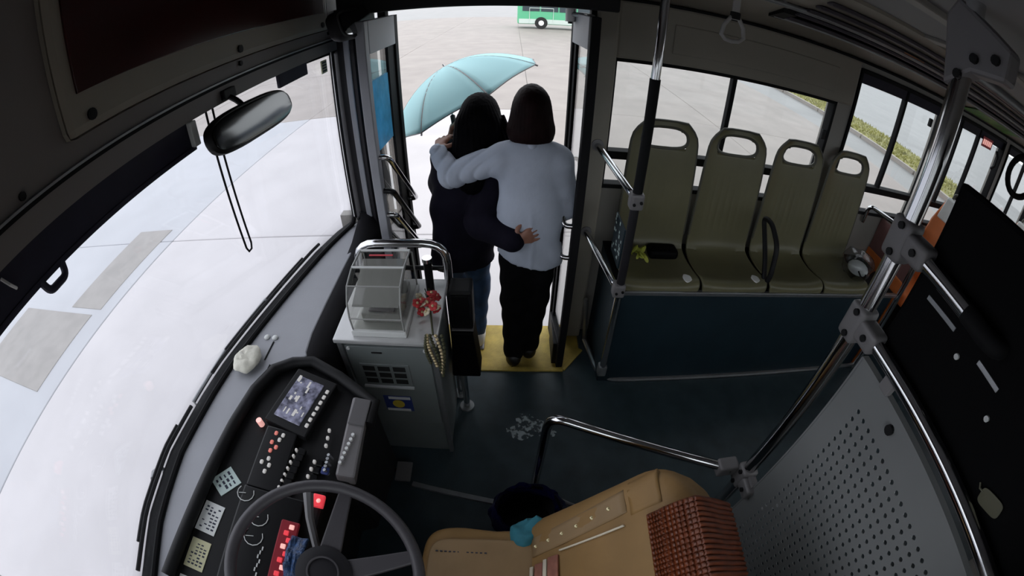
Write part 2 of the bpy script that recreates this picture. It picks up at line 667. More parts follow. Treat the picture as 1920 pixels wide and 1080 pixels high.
for i in range(14):
    q0, q1 = pa + (pb - pa) * (i / 14 + .001), pa + (pb - pa) * ((i + 1) / 14 - .001)
    o2 = -nn * .14
    obj('kerb_stone', B().loft([[q0 + o2 + V((0, 0, -.40)), q0 + o2 + V((0, 0, -.25)), q0 + V((0, 0, -.25)), q0 + V((0, 0, -.40))],
                                [q1 + o2 + V((0, 0, -.40)), q1 + o2 + V((0, 0, -.25)), q1 + V((0, 0, -.25)), q1 + V((0, 0, -.40))]]), 'wet_concrete', vg)

# ---- floor of the bus, with the cut for the doorway step
b = B().prism([(0, -8), (2.24, -8), (2.24, -.46), (2.05, -.46), (1.89, -.34), (1.89, .62), (2.24, .62), (2.24, .95), (0, 1.0)], 'z', -.10, 0)
fl = struct('floor', b, 'floor_vinyl')
# worn pale scuff on the floor: stain of its own shape
sm = mat('scuff', (0.42, 0.48, 0.50), 0.6)
n_, l_ = sm.node_tree.nodes, sm.node_tree.links
tc_ = n_.new('ShaderNodeTexCoord'); ns = n_.new('ShaderNodeTexNoise'); ns.inputs['Scale'].default_value = 34; ns.inputs['Detail'].default_value = 8
l_.new(tc_.outputs['Object'], ns.inputs['Vector'])
rp = n_.new('ShaderNodeValToRGB'); rp.color_ramp.elements[0].position = .44; rp.color_ramp.elements[1].position = .58
l_.new(ns.outputs['Fac'], rp.inputs['Fac'])
tr_ = n_.new('ShaderNodeBsdfTransparent'); mx_ = n_.new('ShaderNodeMixShader')
l_.new(rp.outputs['Color'], mx_.inputs['Fac']); l_.new(tr_.outputs[0], mx_.inputs[1]); l_.new(n_['Principled BSDF'].outputs[0], mx_.inputs[2])
l_.new(mx_.outputs[0], n_['Material Output'].inputs['Surface'])
b = B()
ring = []
for k in range(20):
    a = k / 20 * 6.283
    rr_ = 1 + .22 * math.sin(3 * a + 1) + .15 * math.sin(5 * a)
    ring.append(b.bm.verts.new((1.46 + .075 * rr_ * math.cos(a), -.125 + .125 * rr_ * math.sin(a), 0.0015)))
b.bm.faces.new(ring)
obj('scuff_mark', b, 'scuff', fl)
for nm, (a, c) in {'a': ((1.095, .47, 0), (.955, -.27, 0)), 'b': ((.90, -.98, 0), (.84, -1.5, 0))}.items():
    a, c = V(a), V(c)
    p_ = (c - a).normalized().cross(V((0, 0, 1))) * .016
    obj('edge_strip', B().loft([[a - p_, a + p_, a + p_ * .7 + V((0, 0, .007)), a - p_ * .7 + V((0, 0, .007))], [c - p_, c + p_, c + p_ * .7 + V((0, 0, .007)), c - p_ * .7 + V((0, 0, .007))]]), 'dull_steel', fl)
st = struct('trim_1', B().prism([(1.89, .62), (1.89, -.34), (2.05, -.46), (2.30, -.46), (2.30, .62)], 'z', -.10, -.03), 'yellow_rubber', label='yellow rubber doorway step')
b = B()
for (x0, y0), (x1, y1) in (((1.88, .62), (1.88, -.335)), ((1.88, -.335), (2.045, -.465))):
    a, c = V((x0, y0, 0)), V((x1, y1, 0))
    p_ = (c - a).normalized().cross(V((0, 0, 1))) * .014
    b.loft([[a - p_ + V((0, 0, -.06)), a + p_ + V((0, 0, -.06)), a + p_ + V((0, 0, .010)), a - p_ + V((0, 0, .010))], [c - p_ + V((0, 0, -.06)), c + p_ + V((0, 0, -.06)), c + p_ + V((0, 0, .010)), c - p_ + V((0, 0, .010))]])
obj('nosing', b, 'yellow_rubber', st)

# ---- right-hand wall
b = B()
b.box((2.24, -8, -.15), (2.31, -.46, 1.05))
b.box((2.24, -8, 1.97), (2.31, -1.96, 2.30))
b.box((2.24, -1.96, 1.74), (2.31, -.36, 2.30))
for y0, y1 in ((-.47, -.36), (-1.97, -1.82), (-3.05, -2.93), (-4.2, -4.08), (-5.5, -5.3), (-6.8, -6.6), (-8, -7.8)):
    b.box((2.235, y0, -.15 if y0 > -.5 else 1.0), (2.31, y1, 2.1))
wr_ = struct('wall_right', b, 'grey_panel')
b = B()
b.box((2.195, -1.93, 1.745), (2.245, -.47, 2.025), 0.012)
obj('sign_panel', b, 'tan_panel', wr_)
b = B()
b.box((2.188, -1.76, 1.80), (2.20, -.74, 1.945), 0.006)
obj('panel_lid', b, 'tan_panel', wr_)
b = B().box((2.19, -8, 2.022), (2.25, -.37, 2.034))
obj('edge_strip', b, 'black_rubber', wr_)
obj('door_post', B().box((2.17, -.47, 0), (2.245, -.37, 2.03), 0.012), 'tan_panel', wr_)
obj('door_header', B().box((1.97, -.42, 1.965), (2.31, .72, 2.28), 0.01), 'black_plastic', wr_)
each('door_seal', B().box((2.20, -.385, -.05), (2.26, -.345, 1.97), 0.008).box((2.20, .575, -.05), (2.26, .615, 1.97), 0.008), 'black_rubber', wr_)
obj('skirt', B().box((2.25, .60, -.2), (2.31, .98, .86)), 'grey_panel', wr_)
# sloping cove above the windows
cv = struct('trim_2', B().prism([(2.24, 2.034), (2.31, 2.034), (2.31, 2.30), (1.55, 2.30), (1.55, 2.235), (1.97, 2.105)], 'y', -8, -.42), 'tan_panel')
# overhead air duct with slats
du = struct('trim_3', B().prism([(1.97, 2.10), (1.97, 2.13), (1.60, 2.25), (1.60, 2.225)], 'y', -7.9, -1.12), 'black_plastic', label='dark overhead air duct with long slats')
for k in range(5):
    t = (k + .5) / 5
    x_, z_ = 1.96 - .35 * t, 2.094 + .122 * t
    obj('slat', B().box((x_ - .022, -7.8, z_ - .012), (x_ + .022, -1.16, z_ + .004), 0.004, 1), 'slat_purple', du)
obj('end_cap', B().prism([(1.99, 2.085), (1.99, 2.135), (1.87, 2.17), (1.87, 2.115)], 'y', -1.17, -1.10), 'black_plastic', du)
obj('chrome_bead', B().tube([(1.975, -7.9, 2.092), (1.975, -1.12, 2.092)], .006, 6), 'dull_steel', du)
obj('warning_sticker', B().box((1.76, -1.95, 2.147), (1.84, -1.78, 2.152)), 'sticker_orange', du)
ce = struct('ceiling', B().box((-.06, -8, 2.25), (2.31, 1.1, 2.32)), 'ceiling_grey')
obj('ceiling_rib', B().box((-.0, -1.75, 2.235), (1.6, -1.65, 2.252), .005), 'grey_panel', ce)
obj('ceiling_rib', B().box((-.0, -3.75, 2.235), (1.6, -3.65, 2.252), .005), 'grey_panel', ce)
obj('ceiling_rib', B().box((1.05, -7.9, 2.230), (1.12, .6, 2.252), .005), 'grey_panel', ce)

# side windows of the right wall
def side_window(n, x, y0, y1, z0, z1, mull, transom, band=0.0):
    t = thing('window_%d' % n, None, None, (x, (y0 + y1) / 2, z0), kind='structure')
    s = 1 if x > 1 else -1
    fx = (x - .02, x + .045)
    obj('frame', B().box((fx[0], y0, z0), (fx[1], y0 + .022, z1), .005).box((fx[0], y1 - .022, z0), (fx[1], y1, z1), .005)
        .box((fx[0], y0, z0), (fx[1], y1, z0 + .025), .005).box((fx[0], y0, z1 - .025), (fx[1], y1, z1), .005), 'black_rubber', t)
    if band:
        obj('top_band', B().box((x + .005, y0, z1 - band), (x + .03, y1, z1)), 'visor_navy', t)
    ym = sorted([y0 + .015] + mull + [y1 - .015])
    for m_ in mull:
        obj('mullion', B().box((x, m_ - .013, transom), (x + .04, m_ + .013, z1), .004), 'black_rubber', t)
    obj('transom', B().box((x - .02, y0, transom - .022), (x + .045, y1, transom + .022), .004), 'black_rubber', t)
    for i in range(len(ym) - 1):
        obj('pane', B().box((x + .018, ym[i], transom), (x + .023, ym[i + 1], z1 - .01)), 'window_glass', t)
    obj('lower_pane', B().box((x + .018, y0 + .01, z0 + .01), (x + .023, y1 - .01, transom)), 'window_glass', t)
    return t
w1 = side_window(1, 2.24, -1.83, -.465, 1.05, 1.75, [-1.125], 1.24)
obj('latch', B().box((2.215, -1.80, 1.50), (2.24, -1.77, 1.56), .006), 'black_plastic', w1)
w2 = side_window(2, 2.24, -2.94, -1.965, 1.05, 1.99, [-2.47], 1.24, 0.09)
obj('latch', B().box((2.215, -2.80, 1.80), (2.24, -2.77, 1.86), .006), 'black_plastic', w2)
w3 = side_window(3, 2.24, -4.09, -3.04, 1.05, 1.99, [-3.25, -3.58], 1.24, 0.09)
obj('red_sticker', B().box((2.232, -3.83, 1.845), (2.236, -3.63, 1.93)), 'sticker_red', w3)
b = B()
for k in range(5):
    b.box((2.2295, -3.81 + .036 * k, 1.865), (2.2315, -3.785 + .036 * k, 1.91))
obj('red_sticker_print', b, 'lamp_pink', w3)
obj('latch', B().tube([(2.22, -3.93, 1.87), (2.20, -3.95, 1.82), (2.20, -3.95, 1.74), (2.22, -3.93, 1.70)], .014, 8), 'black_plastic', w3)
side_window(4, 2.24, -5.31, -4.19, 1.05, 1.99, [-4.75], 1.24, 0.09)
side_window(5, 2.24, -6.62, -5.49, 1.05, 1.99, [-6.05], 1.24, 0.09)
side_window(6, 2.24, -7.81, -6.79, 1.05, 1.99, [-7.3], 1.24, 0.09)

# left wall behind the camera
b = B()
b.box((-.07, -8, -.15), (0, 1.1, 1.0)).box((-.07, -8, 1.80), (0, 1.1, 2.30))
for y0, y1 in ((.75, 1.1), (-1.1, -.75), (-3.1, -2.9), (-5.5, -5.3), (-8, -7.7)):
    b.box((-.07, y0, .9), (0, y1, 1.9))
struct('wall_left', b, 'grey_panel')
side_window(7, -.05, -.76, .76, 1.0, 1.80, [0], 1.05)
side_window(8, -.05, -2.91, -1.09, 1.0, 1.80, [-2], 1.2)
side_window(9, -.05, -5.31, -3.09, 1.0, 1.80, [-4.2], 1.2)
side_window(10, -.05, -7.71, -5.49, 1.0, 1.80, [-6.6], 1.2)
b = B().box((-.07, -8.1, -.15), (2.31, -8, 1.1)).box((-.07, -8.1, 1.85), (2.31, -8, 2.3)).box((-.07, -8.1, 1), (.2, -8, 2)).box((2.1, -8.1, 1), (2.31, -8, 2))
struct('wall_rear', b, 'grey_panel')

# ---- front: wall below the windshield, header, corner pillar
BASE = [(-.05, .99), (.10, 1.02), (.25, 1.055), (.43, 1.105), (.68, 1.13), (.95, 1.11), (1.12, 1.09), (1.38, 1.04), (1.64, .99), (1.9, .94), (2.1, .885), (2.2, .84)]
def base_y(x):
    for i in range(len(BASE) - 1):
        if x <= BASE[i + 1][0]:
            t = (x - BASE[i][0]) / (BASE[i + 1][0] - BASE[i][0])
            return BASE[i][1] + t * (BASE[i + 1][1] - BASE[i][1])
    return BASE[-1][1]
struct('wall_front', B().prism(BASE + [(x, y + .06) for x, y in BASE[::-1]], 'z', -.2, .845), 'black_plastic')
hd = struct('trim_4', B().prism([(.80, 1.81), (.80, 1.862), (.80, 2.28), (1.02, 2.28), (1.02, 1.83), (.90, 1.81)], 'x', -.06, 2.2), 'header_grey', label='grey header panel above the windshield')
obj('groove', B().box((-.05, .792, 1.858), (2.16, .803, 1.866)), 'black_rubber', hd)
obj('bead', B().box((-.05, .788, 1.867), (2.16, .803, 1.872)), 'dull_steel', hd)
for x_, z_ in ((.56, 1.885), (1.35, 1.90), (2.05, 1.90)):
    obj('screw', B().cyl((x_, .803, z_), (x_, .793, z_), .008, 10), 'black_plastic', hd)
ap = struct('trim_5', B().prism([(2.13, .715), (2.20, .66), (2.31, .66), (2.31, .86), (2.19, .85), (2.14, .80)], 'z', 0, 2.0), 'dash_dark', label='dark corner pillar between windshield and door')
obj('pillar_strip', B().box((2.125, .735, .80), (2.15, .765, 1.9), .006), 'dash_grey', ap)
# windshield: one curved pane in a gasket
ws = thing('window_11', None, None, (1.1, 1.0, .85), kind='structure')
def wsp(u, v):
    x = -.04 + 2.23 * u
    yb = base_y(x)
    yt = .90 + (yb - .99) * .55 if x < 1.9 else .90 + (.94 - .99) * .55 + (yb - .94) * .3
    return V((x, yb + (yt - yb) * v - .0, .85 + .985 * v + .0))
obj('pane', B().grid(wsp, 30, 6), 'windshield_glass', ws, smooth=True, solid=.006)
pts = [wsp(u, .015) + V((0, -.012, 0)) for u in [i / 24 * .965 for i in range(25)]]
e1 = pts[-1]
side = [wsp(.985, .07 + .9 * k / 8) + V((-.012, -.015, 0)) for k in range(9)]
obj('gasket', B().tube(pts + [wsp(.978, .03) + V((-.01, -.012, 0))] + side, .013, 8), 'black_rubber', ws, smooth=True)
obj('gasket_bead', B().tube([p + V((-.025, -.014, .008)) for p in side], .008, 8), 'white_gasket', ws, smooth=True)
obj('gasket_lip', B().tube([p + V((-.042, -.024, .008)) for p in side], .007, 8), 'black_rubber', ws, smooth=True)
obj('top_gasket', B().tube([wsp(i / 24, .965) + V((0, -.012, 0)) for i in range(25)], .012, 8), 'black_rubber', ws, smooth=True)
obj('inspection_sticker', B().box((2.045, .845, 1.715), (2.105, .85, 1.775)), 'paper_yellow', ws)
b = B()
for k in range(4):
    b.box((2.052, .8435, 1.723 + .013 * k), (2.098, .8455, 1.729 + .013 * k))
obj('inspection_print', b, 'print_ink', ws)
# ---- doors: two folded leaves, standing square to the wall
def door_leaf(n, y, y2, x0, film):
    t = thing('door_%d' % n, None, None, (2.24, y, 0), kind='structure')
    d_ = y2 - y
    def P(u, z, o=0.0):     # u 0 at the hinge (wall) .. 1 at the swung-in edge
        return V((2.25 + (x0 - 2.25) * u, y + d_ * u + o, z))
    def bar(u0, z0, u1, z1, th=.020):
        b = B()
        a0, a1 = P(u0, z0), P(u1, z1)
        b.loft([[P(u0, z0, -th), P(u1, z0, -th), P(u1, z0, th), P(u0, z0, th)], [P(u0, z1, -th), P(u1, z1, -th), P(u1, z1, th), P(u0, z1, th)]])
        return b
    obj('stile', bar(0, .0, .09, 1.94), 'black_rubber', t, bevel=.004)
    obj('stile', bar(.90, .0, 1, 1.94), 'black_rubber' if n == 2 else 'dash_grey', t, bevel=.004)
    obj('top_rail', bar(.09, 1.80, .90, 1.94), 'dash_grey', t, bevel=.004)
    obj('kick_panel', bar(.09, 0, .90, .18), 'dash_dark', t, bevel=.004)
    obj('pane', bar(.09, .18, .90, 1.80, .003), 'window_glass', t)
    obj('inner_seal', bar(.09, .18, .30 if n == 1 else .2, 1.80, .010), 'black_rubber', t)
    obj('edge_brush', bar(-.07, .0, -.005, 1.94, .012), 'black_rubber', t)
    if film:
        obj('blue_film', bar(.34, 1.37, .86, 1.68, .006), 'blue_film', t)
    for (ua, za, ub, zb) in (((.95, 1.36, .1, .98), (.95, 1.20, .1, .80), (.95, 1.08, .05, .66)) if film else ((.92, .98, .15, 1.22), (.92, .80, .15, .88))):
        s_ = -1 if film else 1
        q0, q1 = P(ua, za, .06 * s_), P(ub, zb, .06 * s_)
        obj('grab_bar', B().tube([P(ua, za), q0, q1, P(ub, zb)], .013, 10, .03), 'chrome' if za != 1.20 else 'black_gloss', t, smooth=True)
    return t
door_leaf(1, .555, .575, 1.83, True)
dr = door_leaf(2, -.285, -.315, 1.90, False)
obj('crate_grille', B().box((1.95, -.30, -.02), (2.16, -.27, .16), .004), 'black_plastic', dr)
# door drive arm above the opening
t = thing('door_hinge_arm', 'pale steel pivot arm at the upper corner of the doorway', 'door arm', (2.2, -.24, 1.95))
obj('arm', B().box((2.02, -.33, 1.905), (2.22, -.295, 1.945), .006), 'aluminium', t)
obj('pivot', B().cyl((2.19, -.25, 1.90), (2.19, -.25, 1.96), .022, 16), 'white_gasket', t)
obj('bolt', B().cyl((2.19, -.25, 1.89), (2.19, -.25, 1.902), .010, 8), 'black_plastic', t)
obj('link', B().tube([(2.19, -.25, 1.935), (2.10, -.31, 1.935)], .011, 8), 'dull_steel', t)

# ================================================================== THINGS
# ---- destination display in the header
t = thing('destination_display', 'dark red destination display panel in the header above the windshield', 'display', (1.35, .80, 1.93))
b = B()
b.box((.69, .778, 1.915), (2.02, .802, 2.25), .02)
obj('frame', b, 'tan_panel', t)
obj('screen', B().box((.735, .772, 1.995), (1.97, .784, 2.235), .002), 'sign_red', t)
for x_, z_ in ((.76, 1.945), (1.33, 1.945), (1.95, 1.945)):
    obj('screw', B().cyl((x_, .779, z_), (x_, .772, z_), .012, 12).cyl((x_, .772, z_), (x_, .7715, z_), .006, 8), 'black_plastic', t)

# ---- visors
t = thing('sun_visor', 'long navy sun visor along the top of the windshield with a pull clip', 'sun visor', (.5, .80, 1.74))
obj('blind', B().box((-.03, .805, 1.735), (1.075, .815, 1.812)), 'visor_navy', t)
obj('roller', B().tube([(-.03, .825, 1.80), (1.08, .825, 1.80)], .014, 10), 'visor_navy', t, smooth=True)
obj('hem_bar', B().box((-.03, .80, 1.732), (1.075, .819, 1.745), .004), 'visor_navy', t)
obj('pull_clip', B().tube([(.520, .806, 1.738), (.527, .80, 1.712), (.575, .80, 1.712), (.582, .806, 1.738)], .008, 8, .012), 'visor_navy', t, smooth=True)
obj('end_bracket', B().box((1.06, .79, 1.742), (1.085, .82, 1.81), .004), 'plastic_white', t)
obj('cord_hook', B().tube([(.45, .80, 1.80), (.455, .785, 1.785), (.465, .79, 1.77)], .003, 6), 'white_gasket', t)
t = thing('sun_visor', 'short dark folded sun visor beside the doorway end of the windshield', 'sun visor', (1.78, .82, 1.76))
obj('flap', B().box((1.60, .815, 1.755), (1.84, .83, 1.812), .005), 'visor_navy', t)
obj('hinge_rod', B().tube([(1.57, .82, 1.81), (1.87, .82, 1.81)], .006, 8), 'black_plastic', t)
t = thing('pull_cord', 'long narrow looped black cord hanging in front of the windshield beside the navy visor', 'cord', (1.25, .86, 1.8))
obj('loop', B().tube([(1.213, .858, 1.80), (1.213, .858, 1.33), (1.221, .858, 1.312), (1.239, .858, 1.312), (1.247, .858, 1.33), (1.247, .858, 1.80)], .0036, 8), 'black_rubber', t, smooth=True)

# ---- mirrors
def round_plate(c, ux, uz, hw, hh, th, n=40, e=3.2):
    ux, uz = V(ux).normalized(), V(uz).normalized()
    nv = ux.cross(uz)
    rings = []
    for s_, k in ((-1, .92), (-.5, 1), (.5, 1), (1, .92)):
        ring = []
        for i in range(n):
            a = 2 * math.pi * i / n
            ca, sa = math.cos(a), math.sin(a)
            px = hw * math.copysign(abs(ca) ** (2 / e), ca)
            pz = hh * math.copysign(abs(sa) ** (2 / e), sa)
            if k < 1:
                px -= math.copysign(min(abs(px), .006), px); pz -= math.copysign(min(abs(pz), .006), pz)
            ring.append(V(c) + ux * px + uz * pz + nv * (s_ * th / 2))
        rings.append(ring)
    return B().loft(rings)
t = thing('interior_mirror', 'dark rounded rear-view mirror hanging below the windshield header', 'mirror', (1.255, .73, 1.81))
ux = V((1, .0, -.04)); uz = V((0, .25, 1)).normalized()
c = V((1.255, .725, 1.742))
obj('housing', round_plate(c, ux, uz, .222, .056, .03), 'black_plastic', t, smooth=True)
obj('glass', round_plate(c + V((0, -.016, .003)), ux, uz, .212, .047, .004), 'mirror_dark', t, smooth=True)
obj('stem', B().tube([(1.255, .80, 1.825), (1.255, .76, 1.80), (1.255, .735, 1.76)], .009, 8, .02), 'black_plastic', t, smooth=True)
obj('mount', B().box((1.225, .785, 1.815), (1.285, .802, 1.845), .004), 'black_plastic', t)
t = thing('door_mirror', 'small square black mirror mounted high in the corner above the doorway', 'mirror', (1.87, .62, 1.99))
c = V((1.875, .615, 1.935))
ux = V((1, -.15, 0)); uz = V((0, .25, 1)).normalized()
obj('housing', round_plate(c, ux, uz, .155, .062, .05, 36, 5), 'black_plastic', t, smooth=True)
obj('glass', round_plate(c + V((0, -.028, .006)), ux, uz, .135, .047, .004, 36, 5), 'mirror_glass', t, smooth=True)
obj('arm', B().tube([(1.98, .62, 1.94), (2.06, .66, 1.99), (2.1, .70, 2.05)], .010, 8), 'black_plastic', t, smooth=True)

# ---- wipers outside the windshield
def wiper(x0, x1, xp, label):
    t = thing('windshield_wiper', label, 'wiper', (xp, base_y(xp) + .1, .78))
    n_ = 14
    bl = []
    for k in range(n_ + 1):
        x = x0 + (x1 - x0) * k / n_
        u = (x + .04) / 2.23
        bl.append(wsp(u, .06 - .0 * k) + V((0, .075, -.05)))
    obj('blade', B().tube(bl, .008, 6), 'black_rubber', t, smooth=True)
    obj('blade_frame', B().tube([p + V((0, .018, 0)) for p in bl[2:-2]], .006, 6), 'black_plastic', t, smooth=True)
    mid = bl[n_ // 2] + V((0, .02, 0))
    pv = V((xp, base_y(xp) + .10, .76))
    obj('arm', B().tube([pv, pv + V((0, .02, .05)), (mid + pv) / 2 + V((0, .03, .02)), mid], .009, 8), 'dull_steel', t, smooth=True)
    obj('pivot', B().cyl(pv - V((0, 0, .05)), pv + V((0, 0, .03)), .02, 12), 'black_plastic', t)
wiper(1.05, 1.95, .93, 'black wiper lying along the base of the windshield near the doorway corner')
wiper(.22, .88, .62, 'black wiper lying outside the windshield in front of the steering wheel')

# ================================================================== DASHBOARD
def cz(y): return .80 + (y - .62) * .204
CR = Matrix.Rotation(math.atan(.204), 4, 'X')
def on_con(x, y, h=0.0):
    return Matrix.Translation(V((x, y, cz(y) + h))) @ CR
db = thing('dashboard', 'grey dashboard running along the base of the windshield', 'dashboard', (1.1, .85, 0))
hood = [(1.18, .76), (1.15, .815), (1.10, .875), (.99, .912), (.83, .934), (.65, .947), (.48, .956), (.25, .970), (.0, .96)]
poly = [(x, y - .012) for x, y in BASE if x > 0] + [(2.2, .78)]
top = [p for p in poly] + [(1.9, .78), (1.3, .78), (1.2, .77)] + hood
obj('top_cover', B().prism([(0.0, .98)] + top, 'z', .80, .862), 'dash_grey', db, bevel=.006)
prof = [(.80, .862), (.765, .856), (.735, .835), (.712, .79), (.70, .70), (.70, .55), (.71, .30), (.72, .0), (.80, 0)]
rings = []
for i in range(13):
    x = 1.17 + (2.19 - 1.17) * i / 12
    rise = .0 if x < 1.9 else (x - 1.9) * .35
    rings.append([V((x, y - (.0 if x < 2 else 0), z + (rise if z > .6 else 0))) for y, z in prof])
obj('front_face', B().loft(rings), 'dash_dark', db, smooth=True)
bd = B()
for i, (sx, sy) in enumerate(((1.26, .98), (1.26, .94))):
    bd.ball((sx, sy, .866), (.014, .014, .008), 12)
each('vent_button', bd, 'plastic_white', db, smooth=True)
each('trim_slot', B().box((1.14, .935, .862), (1.24, .941, .866), .002).box((1.06, .90, .862), (1.12, .906, .866), .002), 'black_rubber', db)
each('corner_latch', B().box((2.04, .775, .945), (2.058, .79, .96), .004).box((2.085, .775, .955), (2.10, .79, .968), .004), 'black_plastic', db)
# driver's console
cx = thing('instrument_console', 'black driver console full of switches, between the fare cabinet and the steering wheel', 'console', (.7, .7, 0))
con = [(.0, .955), (.25, .968), (.48, .954), (.65, .945), (.83, .932), (.99, .910), (1.10, .872), (1.15, .812), (1.175, .74), (1.13, .62), (1.045, .468), (.95, .472), (.72, .50), (.70, .56), (.0, .58)]
b = B()
tp = [b.bm.verts.new((x, y, cz(y) - .012)) for x, y in con]
bt = [b.bm.verts.new((x, y, .35)) for x, y in con]
b.bm.faces.new(tp); b.bm.faces.new(bt[::-1])
for i in range(len(con)):
    j = (i + 1) % len(con)
    b.bm.faces.new((tp[i], bt[i], bt[j], tp[j]))
obj('body', b, 'black_plastic', cx, bevel=.012)
hp = [(x, y, cz(y) + .012) for x, y in con[1:12]]
obj('hood_lip', B().tube(hp, .022, 10), 'black_plastic', cx, smooth=True)
# radio; white reflection on its glossy face painted as mottling and glowing flecks
Mq = on_con(.985, .725, .0)
ang = Matrix.Rotation(-.20, 4, 'Z')
Mr = Mq @ ang
rad = obj('radio_bezel', B().box((-.125, -.085, -.01), (.125, .085, .022), .006, 2, Mr), 'black_plastic', cx)
obj('display', B().box((-.095, -.045, .02), (.095, .062, .025), .002, 1, Mr), 'reflection_mottle', rad)
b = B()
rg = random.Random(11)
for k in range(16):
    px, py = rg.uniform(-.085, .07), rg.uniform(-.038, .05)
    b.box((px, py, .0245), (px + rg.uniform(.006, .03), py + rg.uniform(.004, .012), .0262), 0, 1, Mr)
obj('reflection_fleck', b, 'btn_white', rad)['kind'] = 'stuff'  # glowing flecks stand in for the white reflection
for k in range(7):
    obj('radio_key', B().box((-.09 + .026 * k, -.074, .02), (-.074 + .026 * k, -.062, .027), .002, 1, Mr), 'btn_white', rad)
# switch bank with red and white lamps
swb = obj('switch_panel', B().box((-.115, -.058, -.01), (.115, .058, .016), .005, 2, on_con(.745, .755)), 'black_gloss', cx)
for k, (x_, y_, c_) in enumerate(((.837, .771, 'r'), (.815, .752, 'w'), (.80, .775, 'r'), (.785, .755, 'r'), (.768, .77, 'r'), (.738, .766, 'w'), (.72, .785, 'w'), (.715, .757, 'w'), (.69, .765, 'w'), (.835, .745, 'w'))):
    obj('switch_lamp', B().box((-.008, -.006, .014), (.008, .006, .022), .003, 1, on_con(x_, y_)), 'btn_red' if c_ == 'r' else 'btn_white', cx)
for k in range(7):
    t_ = k / 6
    obj('rocker_switch', B().box((-.0125, -.013, -.005), (.0125, .013, .016), .003, 1, on_con(.797 - .145 * t_, .668 + .018 * t_)), 'black_gloss', cx)
    obj('switch_lamp', B().box((-.005, -.004, .0), (.005, .004, .018), .002, 1, on_con(.797 - .145 * t_, .687 + .018 * t_)), 'btn_white', cx)
for k in range(4):
    t_ = k / 3
    obj('switch_lamp', B().box((-.006, -.005, .0), (.006, .005, .014), .002, 1, on_con(.772 - .085 * t_, .618 + .011 * t_)), 'btn_white', cx)
    obj('rocker_switch', B().box((-.012, -.012, -.005), (.012, .012, .012), .003, 1, on_con(.772 - .085 * t_, .60 + .011 * t_)), 'black_gloss', cx)
for k in range(3):
    obj('switch_lamp', B().box((-.006, -.005, .0), (.006, .005, .014), .002, 1, on_con(.90 - .03 * k, .60 - .002 * k)), 'btn_white', cx)
obj('orange_button', B().cyl((.868, .845, cz(.845) - .01), (.868, .845, cz(.845) + .02), .011, 12), 'lamp_pink', cx)
# grey side pod with a row of push buttons
pod = obj('side_pod', B().box((-.155, -.032, -.03), (.155, .032, .03), .008, 2, on_con(.89, .512) @ Matrix.Rotation(.04, 4, 'Z')), 'cast_grey', cx)
obj('pod_lid', B().box((-.055, -.030, .028), (.055, .030, .036), .004, 2, on_con(.985, .512)), 'spoke_grey', pod)
for k in range(7):
    obj('push_button', B().cyl(on_con(.888 - .0185 * k, .505 + .003 * k, .028).to_translation(), on_con(.888 - .0185 * k, .505 + .003 * k, .040).to_translation(), .006, 10), 'plastic_white', pod)
b = B()
for k in range(5):
    b.tube([on_con(.80 - .014 * k, .565 + .006 * (k % 2), .0).to_translation(), on_con(.80 - .014 * k, .570, .028).to_translation()], .006, 6)
keys = obj('key_bunch', b, 'dull_steel', cx)
obj('key_tag', B().box((-.012, -.014, .01), (.014, .012, .02), .003, 1, on_con(.745, .575)), 'label_blue', cx)
# steering cluster: red warning strip, gauges, lamps
cl = obj('cluster_glass', B().box((-.20, -.105, -.005), (.20, .105, .012), .006, 2, on_con(.43, .715)), 'black_gloss', cx)
rs = obj('warning_strip', B().box((-.125, -.034, .012), (.105, .026, .02), .004, 1, on_con(.445, .640)), 'red_dark', cx)
for k in range(9):
    obj('warning_lamp', B().box((-.008, -.008, .019), (.008, .008, .024), .002, 1, on_con(.53 - .022 * k, .628 + .012 * (k % 2))), 'lamp_red' if k % 3 else 'lamp_pink', cx)
obj('stop_lamp', B().box((-.022, -.020, .0), (.022, .020, .018), .006, 2, on_con(.64, .572)), 'lamp_red', cx)
obj('stop_lamp_spot', B().ball(on_con(.638, .566, .02).to_translation(), (.008, .008, .004), 8), 'lamp_pink', cx)
for gx, gy, gr in ((.535, .735, .030), (.47, .735, .030), (.60, .80, .028)):
    pts = [on_con(gx + gr * math.cos(a), gy + gr * math.sin(a), .015).to_translation() for a in [R(50 + 28 * k) for k in range(10)]]
    obj('gauge_arc', B().tube(pts, .0016, 6), 'plastic_white', cx, smooth=True)
    obj('gauge_needle', B().tube([on_con(gx, gy, .015).to_translation(), on_con(gx - gr * .2, gy + gr * .8, .016).to_translation()], .0012, 5), 'plastic_white', cx)
b = B()
for k in range(8):
    b.box((-.006, -.002, .012), (.006, .002, .016), 0, 1, on_con(.44 - .014 * k, .70 + .004 * (k % 3)))
obj('gauge_tick', b, 'plastic_white', cx)['kind'] = 'stuff'
# paper stickers on the console edge
def sticker(mats, px, py, a, w_, h_, label, rows, cols):
    t = thing('paper_sticker', label, 'sticker', tuple(on_con(px, py, -.012).to_translation()))
    M_ = on_con(px, py, -.012) @ Matrix.Rotation(a, 4, 'Z')
    obj('sheet', B().box((-w_ / 2, -h_ / 2, 0), (w_ / 2, h_ / 2, .003), 0, 1, M_), mats, t)
    rg = random.Random(int(px * 1000))
    b = B()
    for i in range(rows):
        for j in range(cols):
            if rg.random() < .82:
                x_, y_ = -w_ * .40 + w_ * .8 * (i + .2) / rows, -h_ * .40 + h_ * .8 * (j + .1) / cols
                b.box((x_, y_, .0028), (x_ + w_ * .8 / rows * rg.uniform(.3, .55), y_ + h_ * .8 / cols * rg.uniform(.5, .8), .0036), 0, 1, M_)
    pr = obj('print', b, 'print_ink', t)
    pr['kind'] = 'stuff'
sticker('paper_mint', .625, .895, R(-38), .085, .072, 'pale mint paper sticker, topmost of the row on the console edge', 4, 3)
